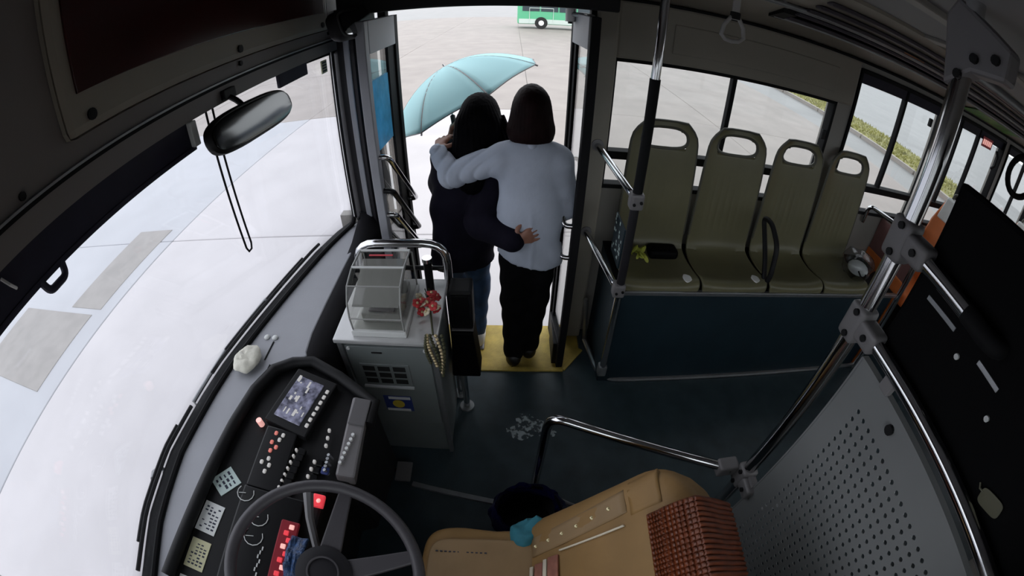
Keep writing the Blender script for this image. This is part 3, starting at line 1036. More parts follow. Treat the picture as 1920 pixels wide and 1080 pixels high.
sticker('paper_white', .485, .905, R(-4), .105, .072, 'white paper sticker with dotted rows, between the mint and yellow stickers', 7, 4)
sticker('paper_yellow', .355, .908, R(-2), .10, .068, 'yellowed paper sticker with dense print on the console edge', 7, 4)
sticker('paper_white', .23, .915, R(0), .09, .06, 'lowest paper sticker of the console row, cut by the picture edge', 5, 4)
# crumpled tissue pack on the dash
b = B()
def tis(u, v):
    a = 2 * math.pi * u
    rr_ = math.sin(math.pi * v)
    p = V((1.118 + .072 * rr_ * math.cos(a) * .95, 1.0 + .062 * rr_ * math.sin(a), .868 + .022 * (1 - math.cos(math.pi * v))))
    return p + V((0, 0, .010 * mnoise.noise(p * 45))) + V((mnoise.noise(p * 30) * .012, 0, 0))
b.grid(tis, 28, 12)
tag(obj('tissue_pack', b, 'tissue', org=(1.118, 1.0, .862), smooth=True), 'crumpled pale tissue pack lying on the grey dashboard', 'tissue pack')

# ---- steering wheel
wc, wrad = V((.392, .446, .945)), .243
tilt = Matrix.Rotation(R(14), 3, 'X')
sw = thing('steering_wheel', 'large dark grey steering wheel in front of the driver seat', 'steering wheel', tuple(wc))
def wp(r_, a, z_=0): return wc + tilt @ V((r_ * math.cos(a), r_ * math.sin(a), z_))
obj('rim', B().tube([wp(wrad, 2 * math.pi * k / 64) for k in range(64)], .0165, 12, closed=True), 'wheel_grey', sw, smooth=True)
for a in (R(-4), R(-68), R(165)):
    b = B()
    rings = []
    for k in range(6):
        r_ = .05 + (wrad - .055) * k / 5
        hw = .030 - .012 * k / 5
        px = V((-math.sin(a), math.cos(a), 0))
        ctr = V((r_ * math.cos(a), r_ * math.sin(a), -.03 * (1 - k / 5) - .004))
        rings.append([wc + tilt @ (ctr + px * hw * s1 + V((0, 0, s2 * .009))) for s1, s2 in ((-1, -1), (1, -1), (1, 1), (-1, 1))])
    obj('spoke', b.loft(rings), 'wheel_grey', sw, bevel=.004)
b = B()
b.loft([[wp(r_, 2 * math.pi * k / 28, z_) for k in range(28)] for r_, z_ in ((.06, -.09), (.078, -.05), (.074, -.015), (.05, -.004), (.015, -.001))])
obj('hub', b, 'dash_dark', sw, smooth=True)
obj('horn_ring', B().tube([wp(.04, 2 * math.pi * k / 28, -.001) for k in range(28)], .003, 6, closed=True), 'wheel_grey', sw, smooth=True)
obj('column', B().cyl(wc + tilt @ V((0, 0, -.08)), wc + V((0, .22, -.75)), .045, 16), 'black_plastic', sw)
obj('stalk', B().tube([wc + tilt @ V((.05, .03, -.10)), wc + tilt @ V((.16, .08, -.08)), wc + tilt @ V((.23, .10, -.075))], [.012, .013, .017], 8), 'spoke_grey', sw, smooth=True)
tag(obj('glitter_cloth', B().grid(lambda u, v: V((.37 + .13 * u, .555 + .055 * v, .83 + .012 * mnoise.noise(V((u * 6, v * 4, 1))) + .015 * math.sin(3 * u))), 14, 8), 'blue_glitter', org=(.43, .58, .83), smooth=True, solid=.008), 'glittering dark blue cloth behind the steering wheel', 'cloth')
# ---- fare cabinet
fc = thing('fare_cabinet', 'grey metal cabinet with a vent grille carrying the clear fare box', 'cabinet', (1.46, .47, 0))
X0, X1, Y0, Y1, ZT = 1.30, 1.68, .275, .685, .84
obj('body', B().box((X0 + .012, Y0 + .012, .0), (X1, Y1 - .012, ZT - .02), .006), 'cabinet_grey', fc)
obj('worktop', B().box((X0 - .008, Y0 - .006, ZT - .022), (X1 + .01, Y1 + .01, ZT), .006), 'cabinet_top', fc)
obj('front_panel', B().box((X0, Y0 + .03, .28), (X0 + .014, Y1 - .03, ZT - .04), .004), 'cabinet_grey', fc)
obj('corner_post', B().box((X0 - .004, Y0, .0), (X0 + .018, Y0 + .022, ZT - .022), .004), 'dull_steel', fc)
obj('corner_post', B().box((X0 - .004, Y1 - .022, .0), (X0 + .018, Y1, ZT - .022), .004), 'dull_steel', fc)
obj('lock_slot', B().box((X0 - .004, .50, .765), (X0 + .003, .545, .772), .002), 'black_plastic', fc)
for y_ in (.32, .64):
    obj('screw', B().cyl((X0 - .006, y_, .79), (X0 + .004, y_, .79), .008, 10), 'plastic_white', fc)
gr = obj('vent_grille', B().box((X0 - .004, .40, .565), (X0 + .002, .615, .70), .003), 'cabinet_grey', fc)
for i in range(3):
    for j in range(3):
        ya, za = .602 - .066 * i, .688 - .040 * j
        obj('vent_opening', B().box((X0 - .006, ya - .052, za - .027), (X0 - .002, ya, za)), 'dark_hole', gr)
obj('grille_ledge', B().box((X0 - .014, .395, .553), (X0 - .003, .62, .565), .002), 'grille_white', gr)
# round blue and yellow sticker
t = thing('cabinet_sticker', 'blue and yellow sticker with white bands low on the fare cabinet', 'sticker', (X0 - .002, .49, .43))
obj('sheet', B().box((X0 - .004, .425, .375), (X0, .555, .485), .002), 'label_blue', t)
each('band', B().box((X0 - .006, .43, .465), (X0 - .003, .53, .482)).box((X0 - .006, .44, .376), (X0 - .003, .55, .392)), 'paper_white', t)
obj('emblem', B().cyl((X0 - .006, .49, .43), (X0 - .003, .49, .43), .028, 18), 'label_yellow', t)
# clear fare box
fb = thing('fare_box', 'clear acrylic coin box with a sloped inner plate on the fare cabinet', 'fare box', (1.47, .505, ZT))
def fbx(x, y, z): return V((x, y, z))
sec = [(1.325, ZT + .03), (1.322, ZT + .09), (1.335, ZT + .15), (1.375, ZT + .205), (1.45, ZT + .228), (1.57, ZT + .228), (1.605, ZT + .20), (1.61, ZT + .03)]
ya, yb = .395, .605
b = B()
b.prism([(x, z) for x, z in sec], 'y', ya, yb)
obj('acrylic_shell', b, 'acrylic', fb, bevel=.004)
obj('base_plate', B().box((1.315, ya - .008, ZT), (1.62, yb + .008, ZT + .028), .006), 'plastic_white', fb)
obj('inner_chute', B().loft([[(1.345, ya + .012, ZT + .13), (1.345, yb - .012, ZT + .13), (1.35, yb - .012, ZT + .125), (1.35, ya + .012, ZT + .125)], [(1.56, ya + .012, ZT + .20), (1.56, yb - .012, ZT + .20), (1.565, yb - .012, ZT + .195), (1.565, ya + .012, ZT + .195)]]), 'box_inner', fb)
obj('coin_tray', B().box((1.37, ya + .02, ZT + .03), (1.58, yb - .03, ZT + .075), .005), 'box_inner', fb)
obj('tray_lid', B().box((1.38, ya + .045, ZT + .075), (1.53, yb - .06, ZT + .082), .003), 'cast_grey', fb)
obj('top_frame', B().tube([(1.46, ya, ZT + .230), (1.575, ya, ZT + .230), (1.575, yb, ZT + .230), (1.46, yb, ZT + .230)], .005, 8, closed=True), 'plastic_white', fb)
each('edge_trim', B().tube([(1.321, ya, ZT + .09), (1.321, yb, ZT + .09)], .0028, 6).tube([(1.374, ya, ZT + .206), (1.374, yb, ZT + .206)], .0028, 6), 'box_inner', fb)
each('corner_edge', B().tube([(x, ya, z) for x, z in sec], .0035, 6).tube([(x, yb, z) for x, z in sec], .0035, 6), 'box_inner', fb)
obj('red_slot', B().box((1.535, ya + .06, ZT + .2295), (1.545, yb - .05, ZT + .2325), .002), 'sticker_red', fb)
# chrome hoop
hp_ = thing('hoop_rail', 'chrome hoop rail arching over the fare box', 'handrail', (1.69, .26, 0))
obj('tube', B().tube([(1.69, .672, .0), (1.69, .672, 1.03), (1.69, .268, 1.03), (1.69, .268, .0)], .019, 14, .10), 'chrome', hp_, smooth=True)
for y_ in (.672, .268):
    obj('foot_flange', B().cyl((1.69, y_, 0), (1.69, y_, .012), .04, 18), 'dull_steel', hp_)
obj('lower_bar', B().tube([(1.69, .672, .90), (1.69, .268, .90)], .011, 10), 'black_gloss', hp_, smooth=True)
# short post with chrome cap
t = thing('short_post', 'short dark post with a chrome cap standing beside the clear fare box', 'post', (1.60, .335, ZT))
obj('pole', B().cyl((1.60, .335, ZT), (1.60, .335, ZT + .16), .018, 14), 'black_gloss', t, smooth=True)
obj('cap', B().cyl((1.60, .335, ZT + .16), (1.60, .335, ZT + .178), .021, 14), 'chrome', t, smooth=True)
# black card reader column
t = thing('card_reader', 'tall black card reader column beside the fare cabinet', 'card reader', (1.60, .20, .36))
obj('head', B().box((1.555, .155, .66), (1.66, .255, .875), .012), 'black_plastic', t)
obj('face_plate', B().box((1.548, .167, .68), (1.556, .243, .86), .003), 'black_gloss', t)
obj('seam', B().box((1.550, .155, .652), (1.662, .253, .660), .002), 'cast_grey', t)
obj('lower_case', B().prism([(.158, .654), (.255, .654), (.272, .35), (.132, .35)], 'x', 1.535, 1.665), 'black_board', t, bevel=.008)
obj('support_pole', B().cyl((1.60, .225, 0), (1.60, .225, .36), .017, 12), 'chrome', t, smooth=True)
obj('foot_flange', B().cyl((1.60, .225, 0), (1.60, .225, .012), .04, 18), 'dull_steel', t)
# artificial flowers with beads on the hoop
t = thing('flower_bunch', 'bunch of small red and gold artificial flowers tied beside the card reader', 'flowers', (1.50, .315, ZT))
rg = random.Random(5)
for k in range(18):
    c = V((1.43 + rg.uniform(-.05, .07), .325 + rg.uniform(-.04, .045), ZT + .055 + rg.uniform(-.03, .055)))
    b = B()
    mt_ = Matrix.Rotation(rg.uniform(-.7, .7), 4, 'X') @ Matrix.Rotation(rg.uniform(-.9, .2), 4, 'Y')
    for q in range(5):
        a = q * 1.2566
        pc_ = c + (mt_ @ V((.0105 * math.cos(a), .0105 * math.sin(a), 0)))
        b.ball(pc_, (.010, .010, .005), 8, mt_.to_3x3())
    f_ = obj('flower', b, 'flower_red' if k % 3 else 'flower_pale', t, smooth=True)
    obj('flower_heart', B().ball(c + (mt_ @ V((0, 0, .005))), .006, 8), 'gold', f_, smooth=True)
b = B()
for k in range(8):
    a = V((1.52 + rg.uniform(-.02, .02), .325 + rg.uniform(-.02, .02), ZT + .07))
    b.tube([a, (a + V((1.50, .32, ZT + .01))) / 2 + V((rg.uniform(-.01, .01), 0, 0)), V((1.50 + rg.uniform(-.015, .015), .32 + rg.uniform(-.015, .015), ZT + .004))], .0022, 5)
obj('stems', b, 'stem_dark', t)
for s_ in range(5):
    b = B()
    y0 = .300 - .012 * s_
    for k in range(12):
        f_ = k / 11
        b.ball((1.285 - .0 * f_, y0 + .012 * math.sin(3 * f_ + s_), ZT + .05 - (.15 + .02 * s_) * f_), .0075, 7)
    obj('bead_string', b, 'gold' if s_ % 2 else 'stem_dark', t, smooth=True)
obj('bead_tie', B().tube([(1.50, .32, ZT + .03), (1.40, .30, ZT + .075), (1.285, .275, ZT + .055)], .004, 6), 'stem_dark', t, smooth=True)

# ---- seat platform and the row of olive seats
sp = thing('seat_platform', 'dark blue box platform carrying the row of olive seats', 'platform', (2.0, -1.55, 0))
obj('body', B().box((1.79, -2.60, .0), (2.24, -.535, .70), .008), 'box_blue', sp)
obj('front_trim', B().box((1.775, -2.62, .685), (1.80, -.52, .712), .005), 'aluminium', sp)
obj('top_plate', B().box((1.80, -2.60, .70), (2.24, -.535, .708)), 'black_rubber', sp)
tr = B().tube([(2.13, -.50, .015), (1.79, -.555, .015), (1.785, -2.9, .015)], .017, 8, .12)
obj('floor_trim', tr, 'aluminium', sp, smooth=True)
obj('trim_upright', B().tube([(2.13, -.50, .015), (2.13, -.47, .30), (2.13, -.465, .36)], .014, 8, .05), 'aluminium', sp, smooth=True)
# seat shell: swept profile with a hand hole at the top
PROF = [(0.0, -.055), (-.008, -.03), (0.0, -.004), (.035, .004), (.11, -.010), (.21, -.016), (.295, .0), (.338, .045), (.354, .13), (.364, .25), (.376, .40), (.387, .55), (.397, .68), (.403, .755)]
def cat(P, t):
    n = len(P) - 1
    f = min(t * n, n - 1e-6)
    i = int(f); u = f - i
    p0, p1, p2, p3 = P[max(i - 1, 0)], P[i], P[i + 1], P[min(i + 2, n)]
    return [0.5 * (2 * p1[k] + (p2[k] - p0[k]) * u + (2 * p0[k] - 5 * p1[k] + 4 * p2[k] - p3[k]) * u * u + (3 * p1[k] - p0[k] - 3 * p2[k] + p3[k]) * u ** 3) for k in range(len(p1))]
WID = [.188, .200, .206, .208, .208, .206, .201, .199, .198, .196, .192, .186, .172, .112]
PW = [(a[0], a[1], w_) for a, w_ in zip(PROF, WID)]
def seat_pt(u, v, off=0.0):
    x, z, w_ = cat(PW, v)
    s_ = 2 * u - 1
    e = .012 * abs(s_) ** 3
    px, pz = x, z
    if v < .5:
        pz += e * 1.6 * min(1, v * 5)
    else:
        px -= e * 1.8
    if .60 < v < .84:
        k = math.sin((v - .60) / .24 * math.pi)
        if abs(s_) < .75:
            px += .0035 * k * max(0, math.cos(s_ * math.pi * 9)) * (1 - (abs(s_) / .75) ** 4)
    return V((1.80 + px, s_ * w_, .735 + (pz if pz < 0 else pz * .955)))
def hole(u, v):
    s_, t = (2 * u - 1) / (.70 if v < .93 else .76), (v - .915) / .040
    return abs(s_) ** 2.4 + abs(t) ** 2.4 < 1 if t > 0 else abs(s_) ** 8 + abs(t) ** 8 < 1
seat0 = None
labels = ['olive plastic bucket seat nearest the doorway, holding a black pouch', 'olive plastic bucket seat second from the doorway',
          'olive plastic bucket seat third from the doorway, right of the black armrest', 'olive plastic bucket seat at the rear end of the row, under a clear bag']
YS = [-.768, -1.195, -1.628, -2.055]
for i, y in enumerate(YS):
    if i == 0:
        seat0 = thing('bucket_seat', labels[0], 'seat', (0, 0, 0), 'olive seats along the right wall')
        sh = obj('shell', B().grid(seat_pt, 56, 84, hole), 'seat_olive', seat0, smooth=True, solid=.014)
        # dark rim round the hand hole and over the top
        loop = [seat_pt(u, v) for u, v in [(.5 + .5 * .73 * math.copysign(abs(math.cos(a)) ** .6, math.cos(a)), .916 + (.044 if a < math.pi else .039) * math.copysign(abs(math.sin(a)) ** .7, math.sin(a))) for a in [2 * math.pi * k / 40 for k in range(40)]]]
        obj('handle_rim', B().tube(loop, .0095, 8, closed=True), 'seat_rim', seat0, smooth=True)
        edge = [seat_pt(0.005, v) for v in [.60 + .40 * k / 16 for k in range(17)]] + [seat_pt(.5 + .5 * q, 1.0) for q in (-.5, 0, .5)] + [seat_pt(.995, v) for v in [1 - .40 * k / 16 for k in range(17)]]
        obj('back_edge', B().tube(edge, .008, 6), 'seat_rim', seat0, smooth=True)
        each('mounting_foot', B().box((1.86, -.15, .705), (2.05, -.12, .725)).box((1.86, .12, .705), (2.05, .15, .725)), 'black_plastic', seat0)
        s = seat0
    else:
        s = copy_tree(seat0)
        s['label'] = labels[i]
    s.location = (0, y, .0 + .003 * i)
    ORG[s.name] = V((0, y, 0))
# worn pale patches on the seat fronts
for i, (y, x_) in enumerate(((-.915, 1.84), (-1.345, 1.845))):
    b = B()
    ring = [b.bm.verts.new((x_ + .030 * math.cos(a) * (1 + .12 * math.sin(3 * a)), y + .026 * math.sin(a) * (1 + .12 * math.cos(2 * a)), .7565 + .003 * i)) for a in [2 * math.pi * k / 18 for k in range(18)]]
    f_ = b.bm.faces.new(ring)
    bmesh.ops.extrude_face_region(b.bm, geom=[f_])
    for v in ring: v.co.z -= .014
    tag(obj('white_sticker', b, 'cloth_white', org=(x_, y, .75)), 'small torn white sticker on the front corner of the %s seat' % ('doorway' if i == 0 else 'second'), 'sticker')
# black armrest loop between second and third seat
t = thing('armrest', 'black loop armrest standing between the second and third olive seats', 'armrest', (1.86, -1.41, .72))
obj('loop', B().tube([(1.83, -1.40, .74), (1.90, -1.405, .84), (2.06, -1.41, 1.03), (1.97, -1.41, 1.045), (1.85, -1.41, .97), (1.81, -1.41, .80), (1.825, -1.405, .74)], .015, 10, .05, closed=False), 'black_plastic', t, smooth=True)
# things on the seats
t = thing('yellow_flowers', 'yellow green leafy sprig lying on the olive seat nearest the doorway', 'sprig', (2.03, -.70, .735))
rg = random.Random(9)
for k in range(16):
    c = V((2.02 + rg.uniform(-.04, .05), -.685 + rg.uniform(-.04, .06), .755 + rg.uniform(0, .045)))
    mt_ = Matrix.Rotation(rg.uniform(-.9, .9), 3, 'X') @ Matrix.Rotation(rg.uniform(-.9, .9), 3, 'Y') @ Matrix.Rotation(rg.uniform(0, 6), 3, 'Z')
    obj('leaf', B().ball(c, (.026, .012, .004), 8, mt_), 'leaf_yellow', t, smooth=True)
tag(obj('black_pouch', B().box((2.03, -.925, .728), (2.12, -.755, .785), .022, 3), 'black_board', org=(2.07, -.84, .735), smooth=True), 'small black pouch lying on the olive seat nearest the doorway', 'pouch')
b = B()
def bag(u, v):
    a = 2 * math.pi * u
    rr_ = math.sin(math.pi * min(v, .999)) ** .6
    p = V((1.94 + .115 * rr_ * math.cos(a), -2.24 + .125 * rr_ * math.sin(a), .752 + .075 * (1 - math.cos(math.pi * v))))
    k = mnoise.noise(p * 14)
    return p + V((k * .03, mnoise.noise(p * 17 + V((3, 1, 2))) * .03, k * .02))
b.grid(bag, 40, 20)
tb = thing('plastic_bag', 'crumpled clear plastic bag on the rearmost olive seat', 'bag', (1.94, -2.24, .75))
obj('film', b, 'bag_plastic', tb, smooth=True)
obj('contents', B().ball((1.94, -2.25, .80), (.075, .085, .042), 14), 'cloth_white', tb, smooth=True)
obj('bag_handle', B().tube([(1.86, -2.17, .83), (1.845, -2.20, .80), (1.845, -2.25, .785), (1.865, -2.27, .80)], .006, 6), 'black_rubber', tb, smooth=True)

# ---- handrails by the door
t = thing('entrance_pole', 'chrome pole with a black grip sleeve at the front end of the olive seats', 'pole', (1.77, -.53, 0))
obj('tube', B().tube([(1.77, -.545, .10), (1.77, -.53, 1.3), (1.77, -.53, 1.80), (1.80, -.545, 2.05), (1.80, -.56, 2.14)], .0185, 14, .08), 'chrome', t, smooth=True)
obj('grip_sleeve', B().cyl((1.77, -.53, 1.25), (1.77, -.53, 1.735), .0215, 14), 'black_rubber', t, smooth=True)
obj('lower_sleeve', B().cyl((1.77, -.535, .76), (1.77, -.53, 1.18), .0205, 14), 'dash_dark', t, smooth=True)
obj('foot', B().box((1.75, -.57, .09), (1.80, -.52, .17), .01), 'dull_steel', t)
for z_ in (1.215, .735):
    obj('clamp', B().box((1.742, -.56, z_ - .04), (1.80, -.50, z_ + .035), .012), 'cast_grey', t)
    each('clamp_bolt', B().cyl((1.742, -.545, z_), (1.736, -.545, z_), .007, 8).cyl((1.742, -.515, z_ - .01), (1.736, -.515, z_ - .01), .007, 8), 'black_plastic', t)
t = thing('grab_rail', 'upper chrome grab rail from the door post to the entrance pole', 'handrail', (2.24, -.41, 1.3))
obj('tube', B().tube([(2.245, -.42, 1.31), (2.19, -.415, 1.31), (1.80, -.51, 1.235), (1.78, -.525, 1.22)], .0165, 12, .04), 'chrome', t, smooth=True)
obj('flange', B().cyl((2.17, -.42, 1.31), (2.163, -.42, 1.31), .03, 14), 'cast_grey', t)
t = thing('grab_rail', 'lower chrome grab rail from the door post to the seat platform corner', 'handrail', (2.24, -.41, .8))
obj('tube', B().tube([(2.245, -.41, .82), (2.18, -.41, .81), (1.80, -.51, .745), (1.78, -.525, .735)], .0165, 12, .04), 'chrome', t, smooth=True)
obj('flange', B().cyl((2.17, -.415, .81), (2.163, -.415, .81), .03, 14), 'cast_grey', t)
t = thing('leaflet_holder', 'narrow dark leaflet holder with a leafy print between the grab rails', 'holder', (1.92, -.52, .8))
obj('board', B().box((1.84, -.535, .80), (2.02, -.525, 1.02), .004), 'box_blue', t)
b = B()
rg = random.Random(4)
for k in range(22):
    x_, z_ = rg.uniform(1.85, 2.01), rg.uniform(.81, 1.01)
    b.box((x_, -.525, z_), (x_ + rg.uniform(.006, .016), -.5235, z_ + rg.uniform(.006, .02)))
obj('print', b, 'paper_mint', t)['kind'] = 'stuff'

# ---- ceiling rail with hanging straps
def strap(x, y, z, label):
    t = thing('hand_strap', label, 'hand strap', (x, y, z))
    obj('webbing', B().box((x - .004, y - .016, z - .085), (x + .004, y + .016, z + .02), .002), 'strap_grey', t)
    obj('clip', B().box((x - .010, y - .02, z - .105), (x + .010, y + .02, z - .075), .004), 'black_plastic', t)
    obj('ring', B().tube([(x, y + q[0], z + q[1]) for q in [(0.018, -.10), (.043, -.135), (.05, -.175), (.03, -.192), (0, -.196), (-.03, -.192), (-.05, -.175), (-.043, -.135), (-.018, -.10)]], .009, 10, closed=True), 'strap_grey', t, smooth=True)
    return t
cr = thing('ceiling_rail', 'long chrome ceiling handrail above the row of olive seats', 'handrail', (1.80, -3, 2.14))
obj('tube', B().tube([(1.80, -.42, 2.145), (1.80, -7.8, 2.145)], .0125, 10), 'dull_steel', cr, smooth=True)
for y_ in (-1.05, -2.9, -5):
    obj('hanger', B().tube([(1.80, y_, 2.145), (1.80, y_, 2.24)], .012, 8), 'cast_grey', cr)
strap(1.80, -.835, 2.13, 'grey hand strap with a rounded ring hanging nearest the doorway')
cr = thing('ceiling_rail', 'dark ceiling handrail over the aisle behind the partition pole', 'handrail', (.95, -3, 2.13))
obj('tube', B().tube([(.95, -1.1, 2.12), (.95, -7.8, 2.12)], .0165, 10), 'dull_steel', cr, smooth=True)
for y_ in (-1.6, -3.2, -5.5):
    obj('hanger', B().tube([(.95, y_, 2.12), (.95, y_, 2.25)], .012, 8), 'cast_grey', cr)
t = thing('hand_strap', 'large black hand strap hanging behind the black partition board', 'hand strap', (.95, -1.75, 2.12))
obj('webbing', B().box((.944, -1.765, 1.99), (.952, -1.735, 2.13), .002), 'black_rubber', t)
obj('ring', B().tube([(.95 + .03 * math.cos(a), -1.75 + .075 * math.cos(a), 1.915 + .075 * math.sin(a)) for a in [2 * math.pi * k / 24 for k in range(24)]], .012, 10, closed=True), 'black_rubber', t, smooth=True)
# green poster on the cove
t = thing('cove_poster', 'dark green poster on the sloping cove near the rear windows', 'poster', (2.1, -3.4, 2.08))
M_ = Matrix.Translation(V((2.09, -3.45, 2.066))) @ Matrix.Rotation(math.atan2(.071, .27), 4, 'Y')
obj('sheet', B().box((-.085, -.42, -.004), (.085, .42, 0), 0, 1, M_), 'poster_green', t)
obj('frame', B().box((-.092, -.43, -.006), (-.085, .43, .001), 0, 1, M_).box((.085, -.43, -.006), (.092, .43, .001), 0, 1, M_), 'cast_grey', t)

# ---- partition behind the driver
PX, PY = .815, -.915
pp = thing('partition_pole', 'tall chrome floor to ceiling pole at the corner of the driver partition', 'pole', (PX, PY, 0))
obj('tube', B().cyl((PX, PY, 0), (PX, PY, 2.25), .0265, 16), 'chrome', pp, smooth=True)
obj('foot_flange', B().cyl((PX, PY, 0), (PX, PY, .014), .042, 18), 'dull_steel', pp)
def tee(z, s=1.0, up_=0.0):
    c = obj('clamp', B().box((PX - .034, PY - .034, z - .058 * s), (PX + .034, PY + .034, z + .052 * s), .016, 3)
            .box((PX - .10, PY - .031, z - .031), (PX - .02, PY + .031, z + .031), .014, 3), 'cast_grey', pp, smooth=True)
    b = B()
    for dx, dz, dy in ((-.004, .034, .033), (-.004, -.038, .033), (-.065, .0, .030)):
        b.cyl((PX + dx, PY + dy, z + dz), (PX + dx, PY + dy + .009, z + dz), .0095, 10)
    each('clamp_bolt', b, 'black_plastic', c)
for z_ in (1.67, 1.41, .60):
    tee(z_)
c = obj('ceiling_bracket', B().prism([(PX - .13, 2.10), (PX - .04, 2.09), (PX + .03, 2.04), (PX + .06, 2.20), (PX + .03, 2.245), (PX - .13, 2.17)], 'y', PY - .03, PY + .03), 'cast_grey', pp, bevel=.01)
for dx, z_ in ((-.10, 2.135), (-.045, 2.12), (-.01, 2.075)):
    obj('bracket_bolt', B().cyl((PX + dx, PY + .03, z_), (PX + dx, PY + .04, z_), .011, 10), 'black_plastic', c)
t = thing('partition_rail', 'short upper chrome rail fixed to the black partition board', 'handrail', (.4, PY, 1.67))
obj('tube', B().tube([(PX - .08, PY, 1.665), (.53, PY + .007, 1.662)], .021, 14), 'chrome', t, smooth=True)
obj('sleeve', B().tube([(.56, PY + .006, 1.662), (.49, PY + .008, 1.661), (.465, PY, 1.661), (.455, -.947, 1.661)], .0235, 14, .02), 'black_rubber', t, smooth=True)
t = thing('partition_rail', 'curved-looking chrome rail along the top of the perforated panel', 'handrail', (.4, PY, 1.41))
obj('tube', B().cyl((PX - .08, PY, 1.41), (.0, PY + .0, 1.41), .021, 14), 'chrome', t, smooth=True)
t['label'] = 'long chrome rail along the top of the perforated panel'
t = thing('partition_rail', 'chrome ceiling rail running from the partition pole bracket to the left wall', 'handrail', (.4, PY, 2.13))
obj('tube', B().cyl((PX - .18, PY, 2.125), (.0, PY, 2.125), .0175, 14), 'chrome', t, smooth=True)
# side rail beside the driver seat
t = thing('gate_rail', 'bent chrome rail between the driver seat and the aisle', 'handrail', (1.07, -.13, 0))
obj('tube', B().tube([(1.075, -.13, .0), (1.135, -.165, .605), (.845, -.86, .605)], .0195, 14, .075), 'chrome', t, smooth=True)
obj('foot_flange', B().cyl((1.075, -.13, .0), (1.076, -.131, .012), .04, 18), 'dull_steel', t)
obj('end_clamp', B().box((.83, -.885, .57), (.885, -.80, .635), .012, 3), 'cast_grey', t, smooth=True)
obj('foot_bar', B().tube([(1.075, -.13, .06), (.98, -.30, .06), (.93, -.42, .05)], .010, 8), 'dull_steel', t, smooth=True)
# perforated panel: real holes
pn = thing('perforated_panel', 'grey metal partition panel with rows of small round holes', 'panel', (.4, PY, .3))
xa, xb, za, zb = .03, .735, .12, 1.355
pit = .0315
nx, nz = 20, 34
hx1, hz1 = .655, 1.262
b = B()
yf = PY
cells_x0, cells_z0 = hx1 - nx * pit, hz1 - nz * pit
vid = {}
def gv(x, z):
    k = (round(x, 5), round(z, 5))
    if k not in vid: vid[k] = b.bm.verts.new((x, yf, z))
    return vid[k]
for i in range(nx):
    for j in range(nz):
        x0, z0 = cells_x0 + i * pit, cells_z0 + j * pit
        c_ = (x0 + pit / 2, z0 + pit / 2)
        hole_ = [b.bm.verts.new((c_[0] + .0072 * math.cos(R(45 * k + 22.5)), yf, c_[1] + .0072 * math.sin(R(45 * k + 22.5)))) for k in range(8)]
        cor = [gv(x0 + pit, z0 + pit), gv(x0, z0 + pit), gv(x0, z0), gv(x0 + pit, z0)]
        for q in range(4):
            h0, h1, h2 = hole_[2 * q], hole_[(2 * q + 1) % 8], hole_[(2 * q + 2) % 8]
            b.bm.faces.new((cor[q], h1, h0))
            b.bm.faces.new((cor[q], cor[(q + 1) % 4], h2, h1))
obj('perforated_field', b, 'perf_grey', pn, solid=.003)
b = B()
def plate(x0, z0, x1, z1): b.box((x0, yf - .0015, z0), (x1, yf + .0015, z1))
plate(hx1, za, xb, zb); plate(xa, za, cells_x0, zb); plate(cells_x0, hz1, hx1, zb); plate(cells_x0, za, hx1, cells_z0)
each('border', b, 'perf_grey', pn)
each('flange', B().box((xb - .003, yf - .02, za), (xb + .003, yf + .004, zb)).box((xa, yf - .02, zb - .003), (xb, yf + .004, zb + .003)), 'perf_grey', pn)
each('panel_bracket', B().box((xb, yf - .012, .60), (PX, yf + .012, .64), .004).box((.60, yf - .012, zb), (.64, yf + .012, 1.41), .004), 'cast_grey', pn)
obj('panel_bolt', B().cyl((.53, yf, 1.315), (.53, yf + .012, 1.315), .014, 12), 'black_plastic', pn)
# black board above
bo = thing('partition_board', 'plain black board filling the partition above the perforated panel', 'board', (.37, -.95, 1.4))
obj('board', B().box((.0, -.962, 1.395), (.742, -.945, 1.868), .012), 'black_board', bo)
obj('rail_glint', B().box((.575, -.946, 1.594), (.685, -.942, 1.606), .001), 'dull_steel', bo)  # thin metal strips placed as the glints of a chrome rail
obj('rail_glint', B().box((.40, -.946, 1.594), (.48, -.942, 1.606), .001), 'aluminium', bo)
for x_, z_ in ((.53, 1.565), (.375, 1.545)):
    obj('screw', B().cyl((x_, -.946, z_), (x_, -.938, z_), .007, 10), 'plastic_white', bo)
t = thing('key_tag', 'dull olive paper tag hanging on the black partition board', 'tag', (.235, -.94, 1.47))
obj('tag_body', round_plate(V((.222, -.938, 1.462)), (.35, 0, 1), (-1, 0, .35), .020, .036, .004, 24, 4), 'tag_olive', t, smooth=True)
obj('tag_hook', B().tube([(.25, -.938, 1.458), (.265, -.936, 1.455), (.275, -.94, 1.46)], .0025, 6), 'tag_olive', t)
